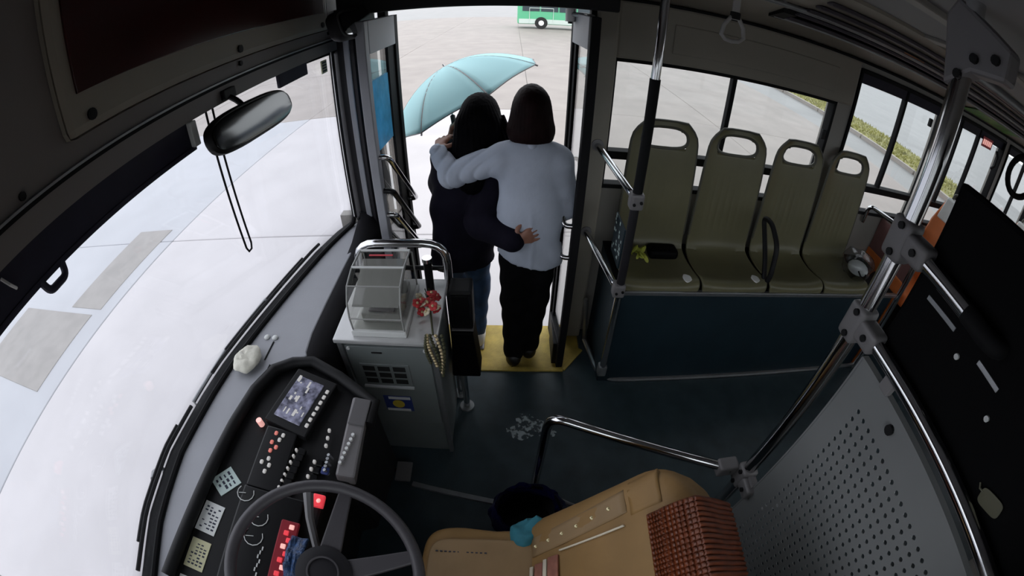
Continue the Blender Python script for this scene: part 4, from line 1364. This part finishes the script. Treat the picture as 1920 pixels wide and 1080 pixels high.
# ---- rear of the bus: orange seats, maroon partition
def rear_seat():
    t = thing('passenger_seat', 'orange passenger seat with a white headrest cover, nearest behind the olive row', 'seat', (0, 0, 0), 'orange seats at the rear')
    obj('seat_cushion', B().box((-.21, -.02, .40), (.21, .42, .50), .03, 3), 'seat_orange', t, smooth=True)
    b = B()
    b.loft([[(-.21, -.02, .46), (.21, -.02, .46), (.21, .06, .46), (-.21, .06, .46)], [(-.21, -.10, .95), (.21, -.10, .95), (.21, -.03, .95), (-.21, -.03, .95)], [(-.16, -.13, 1.16), (.16, -.13, 1.16), (.16, -.07, 1.16), (-.16, -.07, 1.16)]])
    obj('backrest', b, 'seat_orange', t, bevel=.02, smooth=True)
    b = B()
    b.loft([[(-.165, -.125, .99), (.165, -.125, .99), (.165, -.03, .99), (-.165, -.03, .99)], [(-.15, -.15, 1.175), (.15, -.15, 1.175), (.15, -.055, 1.175), (-.15, -.055, 1.175)]])
    obj('headrest_cover', b, 'cloth_white', t, bevel=.015, smooth=True)
    obj('handle', B().tube([(-.12, -.10, 1.16), (-.12, -.11, 1.22), (.12, -.11, 1.22), (.12, -.10, 1.16)], .012, 8, .03), 'seat_rim', t, smooth=True)
    obj('pedestal', B().box((-.15, .02, 0), (.15, .30, .40), .01), 'dash_dark', t)
    return t
r0 = rear_seat()
spots = [(1.97, -3.16, .20, None), (1.52, -3.16, .20, 'orange passenger seat on the aisle side of the first rear row'),
         (1.97, -4.02, .20, 'orange passenger seat by the window in the second rear row'), (1.52, -4.02, .20, 'orange passenger seat on the aisle side of the second rear row'),
         (1.97, -4.82, .20, 'orange passenger seat by the window in the third rear row'), (1.52, -4.82, .20, 'orange passenger seat on the aisle side of the third rear row')]
for i, (x, y, z, lb) in enumerate(spots):
    s = r0 if i == 0 else copy_tree(r0)
    if lb: s['label'] = lb
    s.location = (x, y, z)
struct('trim_6', B().box((1.28, -7.9, 0), (2.24, -2.68, .20), .01), 'floor_vinyl', label='raised rear floor under the orange seats')
t = thing('seat_screen', 'low maroon partition behind the rearmost olive seat', 'partition', (2.0, -2.62, .7))
obj('board', B().box((1.80, -2.66, .0), (2.235, -2.635, 1.05), .006), 'maroon', t)
obj('lower_board', B().box((1.79, -2.668, .0), (2.235, -2.628, .80), .006), 'seat_orange', t)
obj('top_rail', B().tube([(2.235, -2.645, 1.07), (1.81, -2.645, 1.07), (1.79, -2.645, 1.0), (1.79, -2.645, .0)], .016, 10, .06), 'chrome', t, smooth=True)
t = thing('seat_end_rail', 'chrome bent rail at the open end of the rearmost olive seat', 'handrail', (1.9, -2.45, .7))
obj('tube', B().tube([(2.22, -2.42, 1.00), (2.20, -2.40, 1.14), (1.72, -2.56, 1.14), (1.72, -2.57, .0)], .0155, 12, .05), 'chrome', t, smooth=True)

# ================================================================== DRIVER SEAT
ds = thing('driver_seat', 'driver seat in a worn tan cover with rivets and a woven brown back mat', 'seat', (.42, -.1, 0))
def cushion(pts_f, nu=28, nv=20):
    return B().grid(pts_f, nu, nv)
def soft_box(lo, hi, e=5.0, wr=.006, fr=9):
    lo, hi = V(lo), V(hi)
    c, h = (lo + hi) / 2, (hi - lo) / 2
    def f(u, v):
        a, b_ = 2 * math.pi * u, math.pi * (v - .5)
        sg = lambda q, p: math.copysign(abs(q) ** p, q)
        p = 2 / e
        x = sg(math.cos(b_), p) * sg(math.cos(a), p)
        y = sg(math.cos(b_), p) * sg(math.sin(a), p)
        z = sg(math.sin(b_), p)
        P = c + V((x * h.x, y * h.y, z * h.z))
        return P + V((0, 0, wr * mnoise.noise(P * fr))) + V((wr * mnoise.noise(P * fr + V((5, 2, 1))), 0, 0))
    return f
obj('cushion', B().grid(soft_box((.15, -.23, .36), (.71, .29, .515), 6, .012, 8), 72, 36), 'tan_cover', ds, smooth=True)
obj('cushion_top', B().grid(soft_box((.20, -.12, .49), (.655, .262, .531), 7, .006, 9), 64, 24), 'tan_pale', ds, smooth=True)
b = B()
for k in range(12):
    b.box((.60, .235 - .015 * k, .529), (.604, .227 - .015 * k, .534))
obj('stitching', b, 'print_ink', ds)['kind'] = 'stuff'
# backrest: lofted slab leaning back
def back_ring(t):
    y = -.155 - .345 * t - .03 * t * t
    z = .47 + .53 * t
    hw = .325 * (1 - .06 * t) if t < .72 else .325 * .957 * math.sqrt(max(0.02, 1 - ((t - .72) / .30) ** 2.4))
    th = .09 if t < .85 else .09 * math.sqrt(max(.03, 1 - ((t - .85) / .17) ** 2))
    n_ = V((0, .82, .57))
    c = V((.425, y, z))
    ring = []
    for k in range(40):
        a = 2 * math.pi * k / 40
        ca, sa = math.cos(a), math.sin(a)
        px = hw * math.copysign(abs(ca) ** .5, ca)
        bulge = .018 * math.exp(-((abs(px) - .265) / .05) ** 2) if sa > 0 else 0
        py = th * math.copysign(abs(sa) ** .65, sa) + bulge
        p = c + V((px, 0, 0)) + n_ * py
        p += V((0, 0, .006 * mnoise.noise(p * 11)))
        ring.append(p)
    return ring
obj('backrest', B().loft([back_ring(i / 22) for i in range(23)]), 'tan_cover', ds, smooth=True)
def on_back(x, t, off=0.0):
    y = -.155 - .345 * t - .03 * t * t
    z = .47 + .53 * t
    bul = .018 * math.exp(-((abs(x - .425) - .265) / .05) ** 2)
    q = max(0, 1 - (abs(x - .425) / (.325 * (1 - .06 * t))) ** 2)
    return V((x, y, z)) + V((0, .82, .57)) * (.09 * q ** .33 + bul + off)
def strip(name, x0, x1, t0, t1, off, m, nu=6, nv=14, th=.006, parent=ds, skew=0.0, f=None):
    b = B().grid(lambda u, v: (f or on_back)(x0 + (x1 - x0) * u + skew * v, t0 + (t1 - t0) * v, off), nu, nv)
    return obj(name, b, m, parent, smooth=True, solid=th)
band = strip('rivet_band', .585, .655, .03, .68, .008, 'tan_pale', skew=.03)
for k in range(6):
    p = on_back(.622 + .005 * k, .06 + .105 * k, .011)
    obj('rivet', B().ball(p, (.0075, .0075, .006), 8), 'brass', band, smooth=True)
strip('lumbar_band', .20, .555, .06, .12, .010, 'pink_band')
strip('lumbar_stripe', .20, .562, .13, .155, .011, 'stripe_cream')
strip('lumbar_band', .20, .565, .165, .24, .010, 'pink_band')
strip('lumbar_stripe', .20, .55, .02, .045, .011, 'stripe_cream')
strip('seam_piping', .575, .580, .25, .66, .010, 'stripe_cream', 2, 14)
# head cushion fold at the top corner
strip('top_fold', .60, .70, .70, .86, .004, 'tan_cover', 8, 8, .012)
# woven bead mat
def matf(x, t, off):
    return on_back(x, t, off)
b = B()
NU, NV = 84, 112
def mp(u, v):
    x = .27 + .305 * u
    if v < .5: t, sg = .79 + .17 * (v / .48 if v < .48 else 1), 1
    else: t, sg = .96 - .22 * ((v - .52) / .48 if v > .52 else 0), -1
    if .48 <= v < .5: sg = 1 - (v - .48) / .02
    elif .5 <= v < .52: sg = -(v - .5) / .02
    hw = .325 * .957 * math.sqrt(max(0.02, 1 - (max(0, t - .72) / .30) ** 2.4))
    th = .09 if t < .85 else .09 * math.sqrt(max(.03, 1 - ((t - .85) / .17) ** 2))
    py = th * max(0, 1 - min(1, abs(x - .425) / hw) ** 4) ** .325
    s_ = abs(math.sin(u * math.pi * 21)) * abs(math.sin(v * math.pi * 26))
    n_ = V((0, .82, .57))
    out = (n_ * (1 if sg > 0 else -1) * abs(sg) + V((0, -.57, .82)) * (.25 + 1.2 * max(0, t - .85) / .11)).normalized()
    return V((x, -.155 - .345 * t - .03 * t * t, .47 + .53 * t)) + n_ * py * sg + out * (.014 + .022 * max(0, t - .84) / .12 + .009 * s_)
b.grid(mp, NU, NV)
obj('bead_mat', b, 'bead_mat', ds, smooth=True, solid=.006)
obj('pedestal', B().box((.22, -.15, .0), (.62, .20, .36), .02), 'black_plastic', ds)
obj('recliner_cover', B().box((.69, -.24, .34), (.725, -.06, .47), .012), 'black_plastic', ds)
tag(obj('teal_rag', B().grid(soft_box((.64, -.20, .42), (.735, -.015, .545), 3.5, .03, 18), 36, 20), 'teal_cloth', org=(.71, -.07, .42), smooth=True), 'crumpled teal cloth tucked beside the driver seat cushion', 'cloth')
t = thing('waste_bin', 'dark navy bin with a glossy blue liner between the driver seat and rail', 'bin', (.88, -.10, 0))
rings = []
for k, (r_, z_) in enumerate(((.085, 0), (.10, .01), (.115, .20), (.12, .215), (.112, .215), (.095, .03))):
    rings.append([(.90 + r_ * 1.0 * math.cos(a), -.10 + r_ * 1.25 * math.sin(a), z_) for a in [2 * math.pi * q / 28 for q in range(28)]])
obj('tub', B().loft(rings), 'black_gloss', t, smooth=True)
def liner(u, v):
    a = 2 * math.pi * u
    r_ = .118 + .022 * v
    p = V((.90 + r_ * math.cos(a), -.10 + r_ * 1.25 * math.sin(a), .235 - .10 * v))
    if v < .3: p = V((.90 + (.10 + .07 * v) * math.cos(a), -.10 + (.10 + .07 * v) * 1.25 * math.sin(a), .16 + .30 * v))
    k = mnoise.noise(p * 22)
    return p + V((math.cos(a), math.sin(a), 0)) * .016 * k
obj('liner', B().grid(liner, 44, 12), 'navy_plastic', t, smooth=True, solid=.002)
b = B()
tag(obj('crate_panel', B().box((.45, -1.26, .0), (.62, -1.24, .42), .006), 'box_blue', org=(.5, -1.25, .0)), 'blue board leaning behind the driver seat under the partition', 'board')
# pedals
t = thing('foot_pedal', 'dark foot pedal with a steel edge on the floor by the fare cabinet', 'pedal', (1.15, .52, 0))
obj('pad', B().box((1.08, .47, .05), (1.19, .55, .065), .006, 2), 'cast_grey', t)
obj('lever', B().tube([(1.14, .53, .055), (1.16, .62, .02), (1.17, .64, .0)], .010, 8), 'black_plastic', t)

# ================================================================== VEHICLES FAR OFF
def far_bus(name, label, x, y, L_, W_, H_, mb, mp_):
    z0 = -.36
    t = thing(name, label, 'bus' if 'bus' in name else 'van', (x, y, z0))
    obj('body', B().box((x, y - L_ / 2, z0 + .35), (x + W_, y + L_ / 2, z0 + H_), .15, 3), mb, t)
    obj('lower_band', B().box((x - .02, y - L_ / 2 + .1, z0 + .40), (x, y + L_ / 2 - .1, z0 + .75)), mp_, t)
    n_ = max(2, int(L_ / 1.4))
    for k in range(n_):
        ya = y - L_ / 2 + .3 + k * (L_ - .6) / n_
        obj('window', B().box((x - .03, ya + .05, z0 + H_ * .45), (x + .01, ya + (L_ - .6) / n_ - .05, z0 + H_ * .82), .01), 'window_dark', t)
    for yy in (y - L_ * .32, y + L_ * .30):
        wv = obj('wheel', B().cyl((x - .06, yy, z0 + .46), (x + .25, yy, z0 + .46), .46, 24), 'tyre', t)
        obj('wheel_hub', B().cyl((x - .09, yy, z0 + .46), (x - .05, yy, z0 + .46), .2, 16), 'van_white', wv)
    obj('door_outline', B().tube([(x - .03, y + L_ * .40, z0 + .4), (x - .03, y + L_ * .40, z0 + 1.6), (x - .03, y + L_ * .20, z0 + 1.6), (x - .03, y + L_ * .20, z0 + .4)], .03, 6), mp_, t)
    return t
far_bus('city_bus', 'green and white city bus parked far across the yard', 33.0, -4.6, 8.6, 2.4, 3.0, 'bus_green', 'bus_pale')
t = thing('depot_building', 'pale blue depot building beyond the grass verge', 'building', (85, -95, -.4))
pa_, pb_ = V((30, -125, -.4)), V((135, -60, -.4))
dv = (pb_ - pa_).normalized(); nv_ = V((dv.y, -dv.x, 0))
b = B()
b.loft([[pa_, pa_ + nv_ * 8, pa_ + nv_ * 8 + V((0, 0, 6)), pa_ + V((0, 0, 6))], [pb_, pb_ + nv_ * 8, pb_ + nv_ * 8 + V((0, 0, 6)), pb_ + V((0, 0, 6))]])
obj('walls', b, 'wall_blue', t)
for k in range(10):
    q0 = pa_ + dv * (4 + 11 * k) - nv_ * .06
    q1 = q0 + dv * 6
    f_ = obj('window', B().loft([[q0 + V((0, 0, 1)), q0 + nv_ * .2 + V((0, 0, 1)), q0 + nv_ * .2 + V((0, 0, 3)), q0 + V((0, 0, 3))], [q1 + V((0, 0, 1)), q1 + nv_ * .2 + V((0, 0, 1)), q1 + nv_ * .2 + V((0, 0, 3)), q1 + V((0, 0, 3))]]), 'window_dark', t)

# ================================================================== PEOPLE
def hand(s, wrist, d, palm_n, side, L_=.165, curl=.35, spread=.14, thumb=1.0):
    """five bent fingers and a thumb; d = towards the fingers, palm_n = out of the palm, side = towards the thumb"""
    w_, d, pn_ = V(wrist), V(d).normalized(), V(palm_n)
    pn_ = (pn_ - d * pn_.dot(d)).normalized()
    sd = d.cross(pn_)
    if sd.dot(V(side)) < 0: sd = -sd
    pl = L_ * .50
    kn = []
    for o_ in (-.030, -.010, .010, .029):
        kn.append(w_ + d * (pl * (1 - 3 * abs(o_ - .01) ** 1.0 * .9)) + sd * o_ * 1.0)
    for q in kn:
        s.cone(w_ + (q - w_) * .12, q, .0145, .0115, .012)
    ln = (.060, .076, .082, .072)
    for i, q in enumerate(kn):
        dr_ = (d + sd * spread * (i - 1.5) * .5).normalized()
        a1, a2, a3 = curl * .6, curl * 1.3, curl * 1.8
        p0 = q
        for fr_, a, rad in ((.46, a1, .0092), (.30, a2, .0085), (.24, a3, .0078)):
            v = dr_ * math.cos(a) + pn_ * math.sin(a)
            p1 = p0 + v * ln[i] * fr_ * (L_ / .165)
            s.cone(p0, p1, rad + .0006, rad, .004)
            p0 = p1
    t0 = w_ + d * pl * .22 + sd * .026
    t1 = t0 + (d * .55 + sd * .75 + pn_ * .25).normalized() * .036 * thumb
    t2 = t1 + (d * .85 + sd * .30 + pn_ * .30).normalized() * .030 * thumb
    s.cone(t0, t1, .0135, .0112, .010).cone(t1, t2, .0108, .0090, .004)

def head(s, c, fwd, r_=.105):
    """head with nose, jaw, ears; c = middle of the head"""
    c, f = V(c), V(fwd).normalized()
    sd = V((0, 0, 1)).cross(f).normalized()
    Mh = np.array(Matrix((f, sd, V((0, 0, 1)))).transposed())
    s.ell(c + V((0, 0, .018)) - f * .008, (.096, .076, .100), .02, Mh)
    s.ell(c - V((0, 0, .048)) + f * .022, (.070, .056, .066), .03, Mh)
    s.cone(c + f * .082 + V((0, 0, .012)), c + f * .106 - V((0, 0, .022)), .009, .014, .014)
    for q in (-1, 1):
        s.ell(c + sd * .078 * q - V((0, 0, .006)) - f * .006, (.017, .008, .030), .006, Mh)
        s.ell(c + f * .088 + sd * .032 * q + V((0, 0, .012)), (.016, .018, .013), .010, Mh, sub=True)
    s.cone(c + f * .088 - V((0, 0, .055)) + sd * .018, c + f * .088 - V((0, 0, .055)) - sd * .018, .008, .008, .010)
    return f, sd

def face_bits(parent, c, f, sd):
    c = V(c)
    for q in (-1, 1):
        obj('eye', B().ball(c + f * .080 + sd * .031 * q + V((0, 0, .012)), .0115, 10), 'eye_white', parent, smooth=True)
    obj('mouth', B().ball(c + f * .093 - V((0, 0, .055)), (.006, .020, .007), 10), 'lips', parent, smooth=True)

# ---- woman in the pale shirt
AX, AY, AZ = 2.0, -.095, -.03
A = thing('person', 'person with a dark bob, pale blue shirt and black trousers', 'person', (AX, AY, AZ))
s = SDF()
hc = V((2.015, -.085, 1.505))
fA, sA = head(s, hc, (1, .10, 0))
s.cone(hc - V((.012, 0, .06)), (1.995, -.085, 1.33), .050, .055, .03)
s.cone((1.995, .030, 1.285), (1.995, -.20, 1.28), .062, .062, .04)
s.cone((2.0, -.085, 1.26), (2.0, -.095, 1.02), .118, .095, .05, ((1, 0, 0), .72))
s.cone((2.0, -.095, 1.02), (2.0, -.10, .88), .098, .122, .05, ((1, 0, 0), .80))
hipL, kneeL, ankL = (2.0, -.035, .86), (2.015, -.030, .44), (1.985, -.035, .045)
hipR, kneeR, ankR = (2.01, -.165, .86), (2.035, -.150, .44), (2.05, -.130, .045)
for h_, k_, a_ in ((hipL, kneeL, ankL), (hipR, kneeR, ankR)):
    s.chain([h_, k_, a_], [.082, .052, .036], .03)
    s.cone(V(a_) + V((-.02, 0, -.035)), V(a_) + V((.13, 0, -.045)), .032, .026, .02)
# left arm over the other's back, hand on the far shoulder
shL, elL, wrL = (1.99, .055, 1.285), (2.025, .275, 1.195), (2.105, .348, 1.285)
s.chain([shL, elL, wrL], [.050, .038, .026], .02)
hand(s, wrL, (.85, -.20, .38), (.1, -.3, -1), (.0, -1, .2), .165, .55)
# right arm bent forward
shR, elR, wrR = (1.995, -.215, 1.275), (2.03, -.272, 1.035), (2.20, -.205, .985)
s.chain([shR, elR, wrR], [.050, .038, .026], .02)
hand(s, wrR, (1, .25, .05), (0, 1, 0), (0, 0, 1), .165, .7)
sdf_obj('body', s, 'skin', A, vox=.0075)
face_bits(A, hc, fA, sA)
# shirt
s = SDF()
s.cone((1.995, .028, 1.287), (1.995, -.205, 1.28), .068, .068, .05)
s.cone((1.995, -.04, 1.335), (1.995, -.135, 1.335), .040, .040, .05)
s.cone((1.995, -.090, 1.24), (1.992, -.098, 1.02), .146, .142, .06, ((1, 0, 0), .66))
s.cone((1.992, -.098, 1.02), (1.99, -.102, .76), .142, .168, .05, ((1, 0, 0), .72))
s.chain([shL, elL, V(wrL) - (V(wrL) - V(elL)).normalized() * .012], [.071, .062, .046], .03)
s.chain([shR, elR, V(wrR) - (V(wrR) - V(elR)) * .25], [.068, .058, .045], .03)
def wrA(X, Y, Z):
    w1 = np.sin(38 * Z + 16 * Y + 3 * np.sin(9 * Y + 4 * Z)) * .5
    arm = np.clip((Y - .04) / .1, 0, 1)
    w2 = np.exp(-(np.sin(52 * (Y * .9 + Z * .45) + 2.2 * np.sin(19 * Z) + 1.5 * np.sin(13 * X)) / .4) ** 2)
    fold = np.exp(-((Y + .095 + .012 * np.sin(9 * Z)) / .012) ** 2) * np.clip((1.12 - Z) / .2, 0, 1)
    waist = np.clip((1.0 - Z) / .2, 0, 1) * np.sin(55 * Y + 3 * np.sin(12 * Z))
    return (.0034 * w1 * (1 - arm) + .0085 * w2 * arm - .008 * fold + .0042 * waist).astype(np.float32)
s.wr = wrA
s.clip((2.0, -.1, .765), (0, .22, -1))
s.clip((2.0, -.09, 1.372), (.25, 0, 1))
sh = sdf_obj('shirt', s, 'shirt', A, vox=.0075)
s = SDF()
s.chain([(1.965, -.135, 1.362), (1.942, -.09, 1.368), (1.965, -.045, 1.362), (2.02, -.03, 1.348)], [.016] * 4, .012)
s.cone((1.965, -.135, 1.362), (2.02, -.15, 1.348), .016, .016, .012)
sdf_obj('collar', s, 'shirt', A, vox=.006)
# trousers and shoes
s = SDF()
s.cone((2.0, -.10, .92), (2.0, -.10, .84), .125, .128, .03, ((1, 0, 0), .78))
for h_, k_, a_ in ((hipL, kneeL, ankL), (hipR, kneeR, ankR)):
    s.chain([h_, k_, V(a_) + V((0, 0, .005))], [.094, .072, .060], .03)
s.wr = lambda X, Y, Z: (.003 * np.sin(46 * Z + 20 * Y + 2 * np.sin(14 * Y))).astype(np.float32)
s.clip((0, 0, .015), (0, 0, -1))
sdf_obj('trousers', s, 'trousers', A, vox=.008)
for a_ in (ankL, ankR):
    s = SDF()
    a_ = V(a_)
    s.cone(a_ + V((-.035, 0, -.032)), a_ + V((.14, 0, -.040)), .040, .036, .03)
    s.cone(a_ + V((-.02, 0, -.01)), a_ + V((.03, 0, -.02)), .042, .036, .03)
    s.clip((0, 0, AZ + .001), (0, 0, -1))
    sdf_obj('shoe', s, 'shoe_black', A, vox=.006)
# bob
s = SDF()
s.ell(hc + V((-.006, 0, .026)), (.110, .078, .100), .03)
s.cone(hc + V((-.018, .0, .02)), hc + V((-.018, 0, -.060)), .076, .097, .03)
s.cone(hc + V((-.02, .010, -.02)), hc + V((-.02, .018, -.085)), .072, .083, .03)
s.cone(hc + V((-.02, -.010, -.02)), hc + V((-.02, -.018, -.085)), .072, .083, .03)
s.ell(hc + V((.105, .01, -.035)), (.055, .066, .085), .012, sub=True)
s.wr = lambda X, Y, Z: (.0010 * np.sin(42 * np.arctan2(Y + .085, X - 2.01)) + .0007 * np.sin(71 * np.arctan2(Y + .085, X - 2.01) + 8 * Z)).astype(np.float32)
s.clip(hc + V((0, 0, -.124)), (-.05, 0, -1))
sdf_obj('hair', s, 'hair_brown', A, vox=.006)

# ---- person in the dark coat with the umbrella
BX, BY = 2.22, .225
P2 = thing('person', 'person with long black hair in a dark coat and jeans stepping out of the doorway', 'person', (BX, BY, AZ))
s = SDF()
hc = V((2.215, .150, 1.415))
fB, sB = head(s, hc, (1, .15, 0))
s.cone(hc - V((.012, 0, .06)), (2.20, .175, 1.25), .050, .055, .03)
s.cone((2.20, .30, 1.215), (2.19, .08, 1.205), .060, .060, .04)
s.cone((2.205, .19, 1.17), (2.215, .235, .92), .115, .10, .05, ((1, 0, 0), .72))
s.cone((2.215, .235, .92), (2.22, .25, .76), .10, .122, .05, ((1, 0, 0), .8))
h1, k1, a1 = (2.20, .195, .74), (2.21, .180, .40), (2.145, .195, .045)
h2, k2, a2 = (2.23, .315, .74), (2.30, .325, .41), (2.27, .335, .05)
for h_, k_, a_ in ((h1, k1, a1), (h2, k2, a2)):
    s.chain([h_, k_, a_], [.080, .052, .036], .03)
    s.cone(V(a_) + V((-.02, 0, -.035)), V(a_) + V((.13, -.01, -.045)), .032, .026, .02)
sR, eR, wR = (2.18, .07, 1.195), (2.03, .145, .935), (1.868, -.025, .925)
s.chain([sR, eR, wR], [.050, .038, .026], .02)
hand(s, wR, (.10, -.85, .38), (1, .05, 0), (0, .3, 1), .155, .30, .22)
sL, eL, wL = (2.20, .325, 1.20), (2.30, .375, 1.02), (2.395, .325, 1.24)
s.chain([sL, eL, wL], [.050, .038, .026], .02)
hand(s, wL, (.25, -.1, 1), (.1, -1, 0), (.9, -.2, .2), .155, 1.15, .05)
sdf_obj('body', s, 'skin', P2, vox=.0075)
face_bits(P2, hc, fB, sB)
# coat
s = SDF()
s.cone((2.20, .315, 1.215), (2.19, .075, 1.205), .072, .072, .05)
s.cone((2.20, .195, 1.19), (2.215, .245, .93), .155, .165, .06, ((1, 0, 0), .68))
s.cone((2.215, .245, .93), (2.215, .27, .54), .165, .188, .05, ((1, 0, 0), .74))
s.chain([sR, eR, V(wR) - (V(wR) - V(eR)).normalized() * .02], [.074, .078, .058], .03)
s.chain([sL, eL, V(wL) - (V(wL) - V(eL)).normalized() * .04], [.074, .066, .050], .03)
s.wr = lambda X, Y, Z: (.0035 * np.sin(26 * Y + 6 * np.sin(5 * Z)) * np.clip((1.1 - Z) / .3, 0, 1) + .0025 * np.sin(40 * Z + 14 * Y)).astype(np.float32)
s.clip((0, .27, .575), (0, -.12, -1))
s.clip((0, 0, 1.292), (0, 0, 1))
sdf_obj('coat', s, 'coat', P2, vox=.008)
s = SDF()
s.cone((2.22, .26, .80), (2.22, .26, .74), .125, .125, .03, ((1, 0, 0), .78))
for h_, k_, a_ in ((h1, k1, a1), (h2, k2, a2)):
    s.chain([h_, k_, V(a_) + V((0, 0, .03))], [.090, .066, .052], .03)
s.wr = lambda X, Y, Z: (.003 * np.sin(60 * Z + 25 * Y)).astype(np.float32)
s.clip((0, 0, .055), (0, 0, -1))
sdf_obj('jeans', s, 'jeans', P2, vox=.008)
for a_ in (a1, a2):
    s = SDF()
    a_ = V(a_)
    s.cone(a_ + V((-.035, 0, -.030)), a_ + V((.14, -.012, -.040)), .042, .038, .03)
    s.cone(a_ + V((-.02, 0, .005)), a_ + V((.03, 0, -.015)), .044, .038, .03)
    s.clip((0, 0, AZ + .001), (0, 0, -1))
    so = sdf_obj('shoe', s, 'shoe_white', P2, vox=.006)
    obj('sole', B().box(a_ + V((-.078, -.042, -.074)), a_ + V((.17, .034, -.062)), .01, 2), 'cast_grey', so)
# long hair: cap, curtain over the back, loose strands
s = SDF()
s.ell(hc + V((-.006, 0, .028)), (.112, .092, .100), .03)
s.cone(hc + V((-.030, .0, .0)), (2.125, .165, 1.27), .088, .088, .04)
s.cone((2.15, .10, 1.40), (2.115, .105, 1.21), .050, .040, .04)
s.cone((2.15, .21, 1.40), (2.105, .24, 1.17), .055, .060, .04)
s.cone((2.12, .165, 1.30), (2.085, .185, 1.13), .075, .065, .04)
s.ell(hc + V((.105, .012, -.035)), (.055, .070, .090), .012, sub=True)
s.wr = lambda X, Y, Z: (.0014 * np.sin(36 * np.arctan2(Y - .15, X - 2.21) + 5 * np.sin(9 * Z)) + .0008 * np.sin(85 * np.arctan2(Y - .15, X - 2.21))).astype(np.float32)
sdf_obj('hair', s, 'hair_black', P2, vox=.006)
b = B()
rg = random.Random(21)
for k in range(26):
    y0 = rg.uniform(.020, .085)
    x0 = rg.uniform(2.13, 2.2)
    zz = rg.uniform(1.17, 1.26)
    b.tube([(x0 + .02, y0 + .015, 1.43), (x0, y0 - .016, 1.36), (x0 - .02, y0 - rg.uniform(.01, .03), 1.30), (x0 - .03, y0 - rg.uniform(-.01, .02), zz)], [.007, .007, .0055, .0015], 5)
for k in range(8):
    y0 = rg.uniform(.22, .245)
    b.tube([(2.19, y0 - .01, 1.43), (2.18, y0 + rg.uniform(.005, .02), 1.37), (2.16, y0 + rg.uniform(.01, .03), 1.31), (2.15, y0 + rg.uniform(0, .02), 1.24)], [.007, .006, .005, .002], 5)
st_ = obj('hair_strands', b, 'hair_black', P2, smooth=True)
st_['kind'] = 'stuff'

# ---- umbrella
um = thing('umbrella', 'pale teal umbrella held tilted in front of the dark-haired person', 'umbrella', (2.40, .33, 1.25))
axis = V((.05, .48, .87)).normalized()
rimc = V((2.74, .290, 1.390))
e1 = V((0, -.865, .50)); e1 = (e1 - axis * e1.dot(axis)).normalized()
e2 = axis.cross(e1)
UR, UH, NP = .51, .225, 8
PH = R(25)
def up_(ang, t):
    seg = (ang - PH) % (2 * math.pi / NP) / (2 * math.pi / NP)
    sag = 1 - .075 * math.sin(math.pi * seg) * t
    rr_ = UR * t * sag
    h = UH * (1 - t ** 2.1) - .020 * math.sin(math.pi * seg) * math.sin(math.pi * min(t, 1)) * .6
    if t > .97: h += .010 * math.sin(math.pi * seg)
    return rimc + e1 * rr_ * math.cos(ang) + e2 * rr_ * math.sin(ang) + axis * h
for k in range(NP):
    a0 = PH + k * 2 * math.pi / NP
    b = B().grid(lambda u, v: up_(a0 + u * 2 * math.pi / NP * .9999, .02 + .98 * v), 8, 16)
    obj('canopy_panel', b, 'umbrella_teal', um, smooth=True, solid=.0015)
for k in range(NP):
    a0 = PH + k * 2 * math.pi / NP
    obj('rib', B().tube([up_(a0, t) - axis * .004 for t in [.03 + .985 * q / 12 for q in range(13)]], .0052, 6), 'cast_grey', um, smooth=True)
    obj('hem', B().tube([up_(a0 + q / 8 * 2 * math.pi / NP, 1.0) for q in range(9)], .003, 6), 'spoke_grey', um, smooth=True)
apx = rimc + axis * UH
obj('ferrule', B().tube([apx - axis * .01, apx + axis * .018], [.008, .005], 10), 'chrome', um)
hand_p = V((2.415, .305, 1.32))
obj('shaft', B().tube([apx, hand_p - (apx - hand_p).normalized() * .05], .006, 10), 'chrome', um, smooth=True)
dn = (hand_p - apx).normalized()
obj('grip', B().tube([hand_p - dn * .06, hand_p + dn * .12], [.014, .012], 12), 'black_plastic', um, smooth=True)
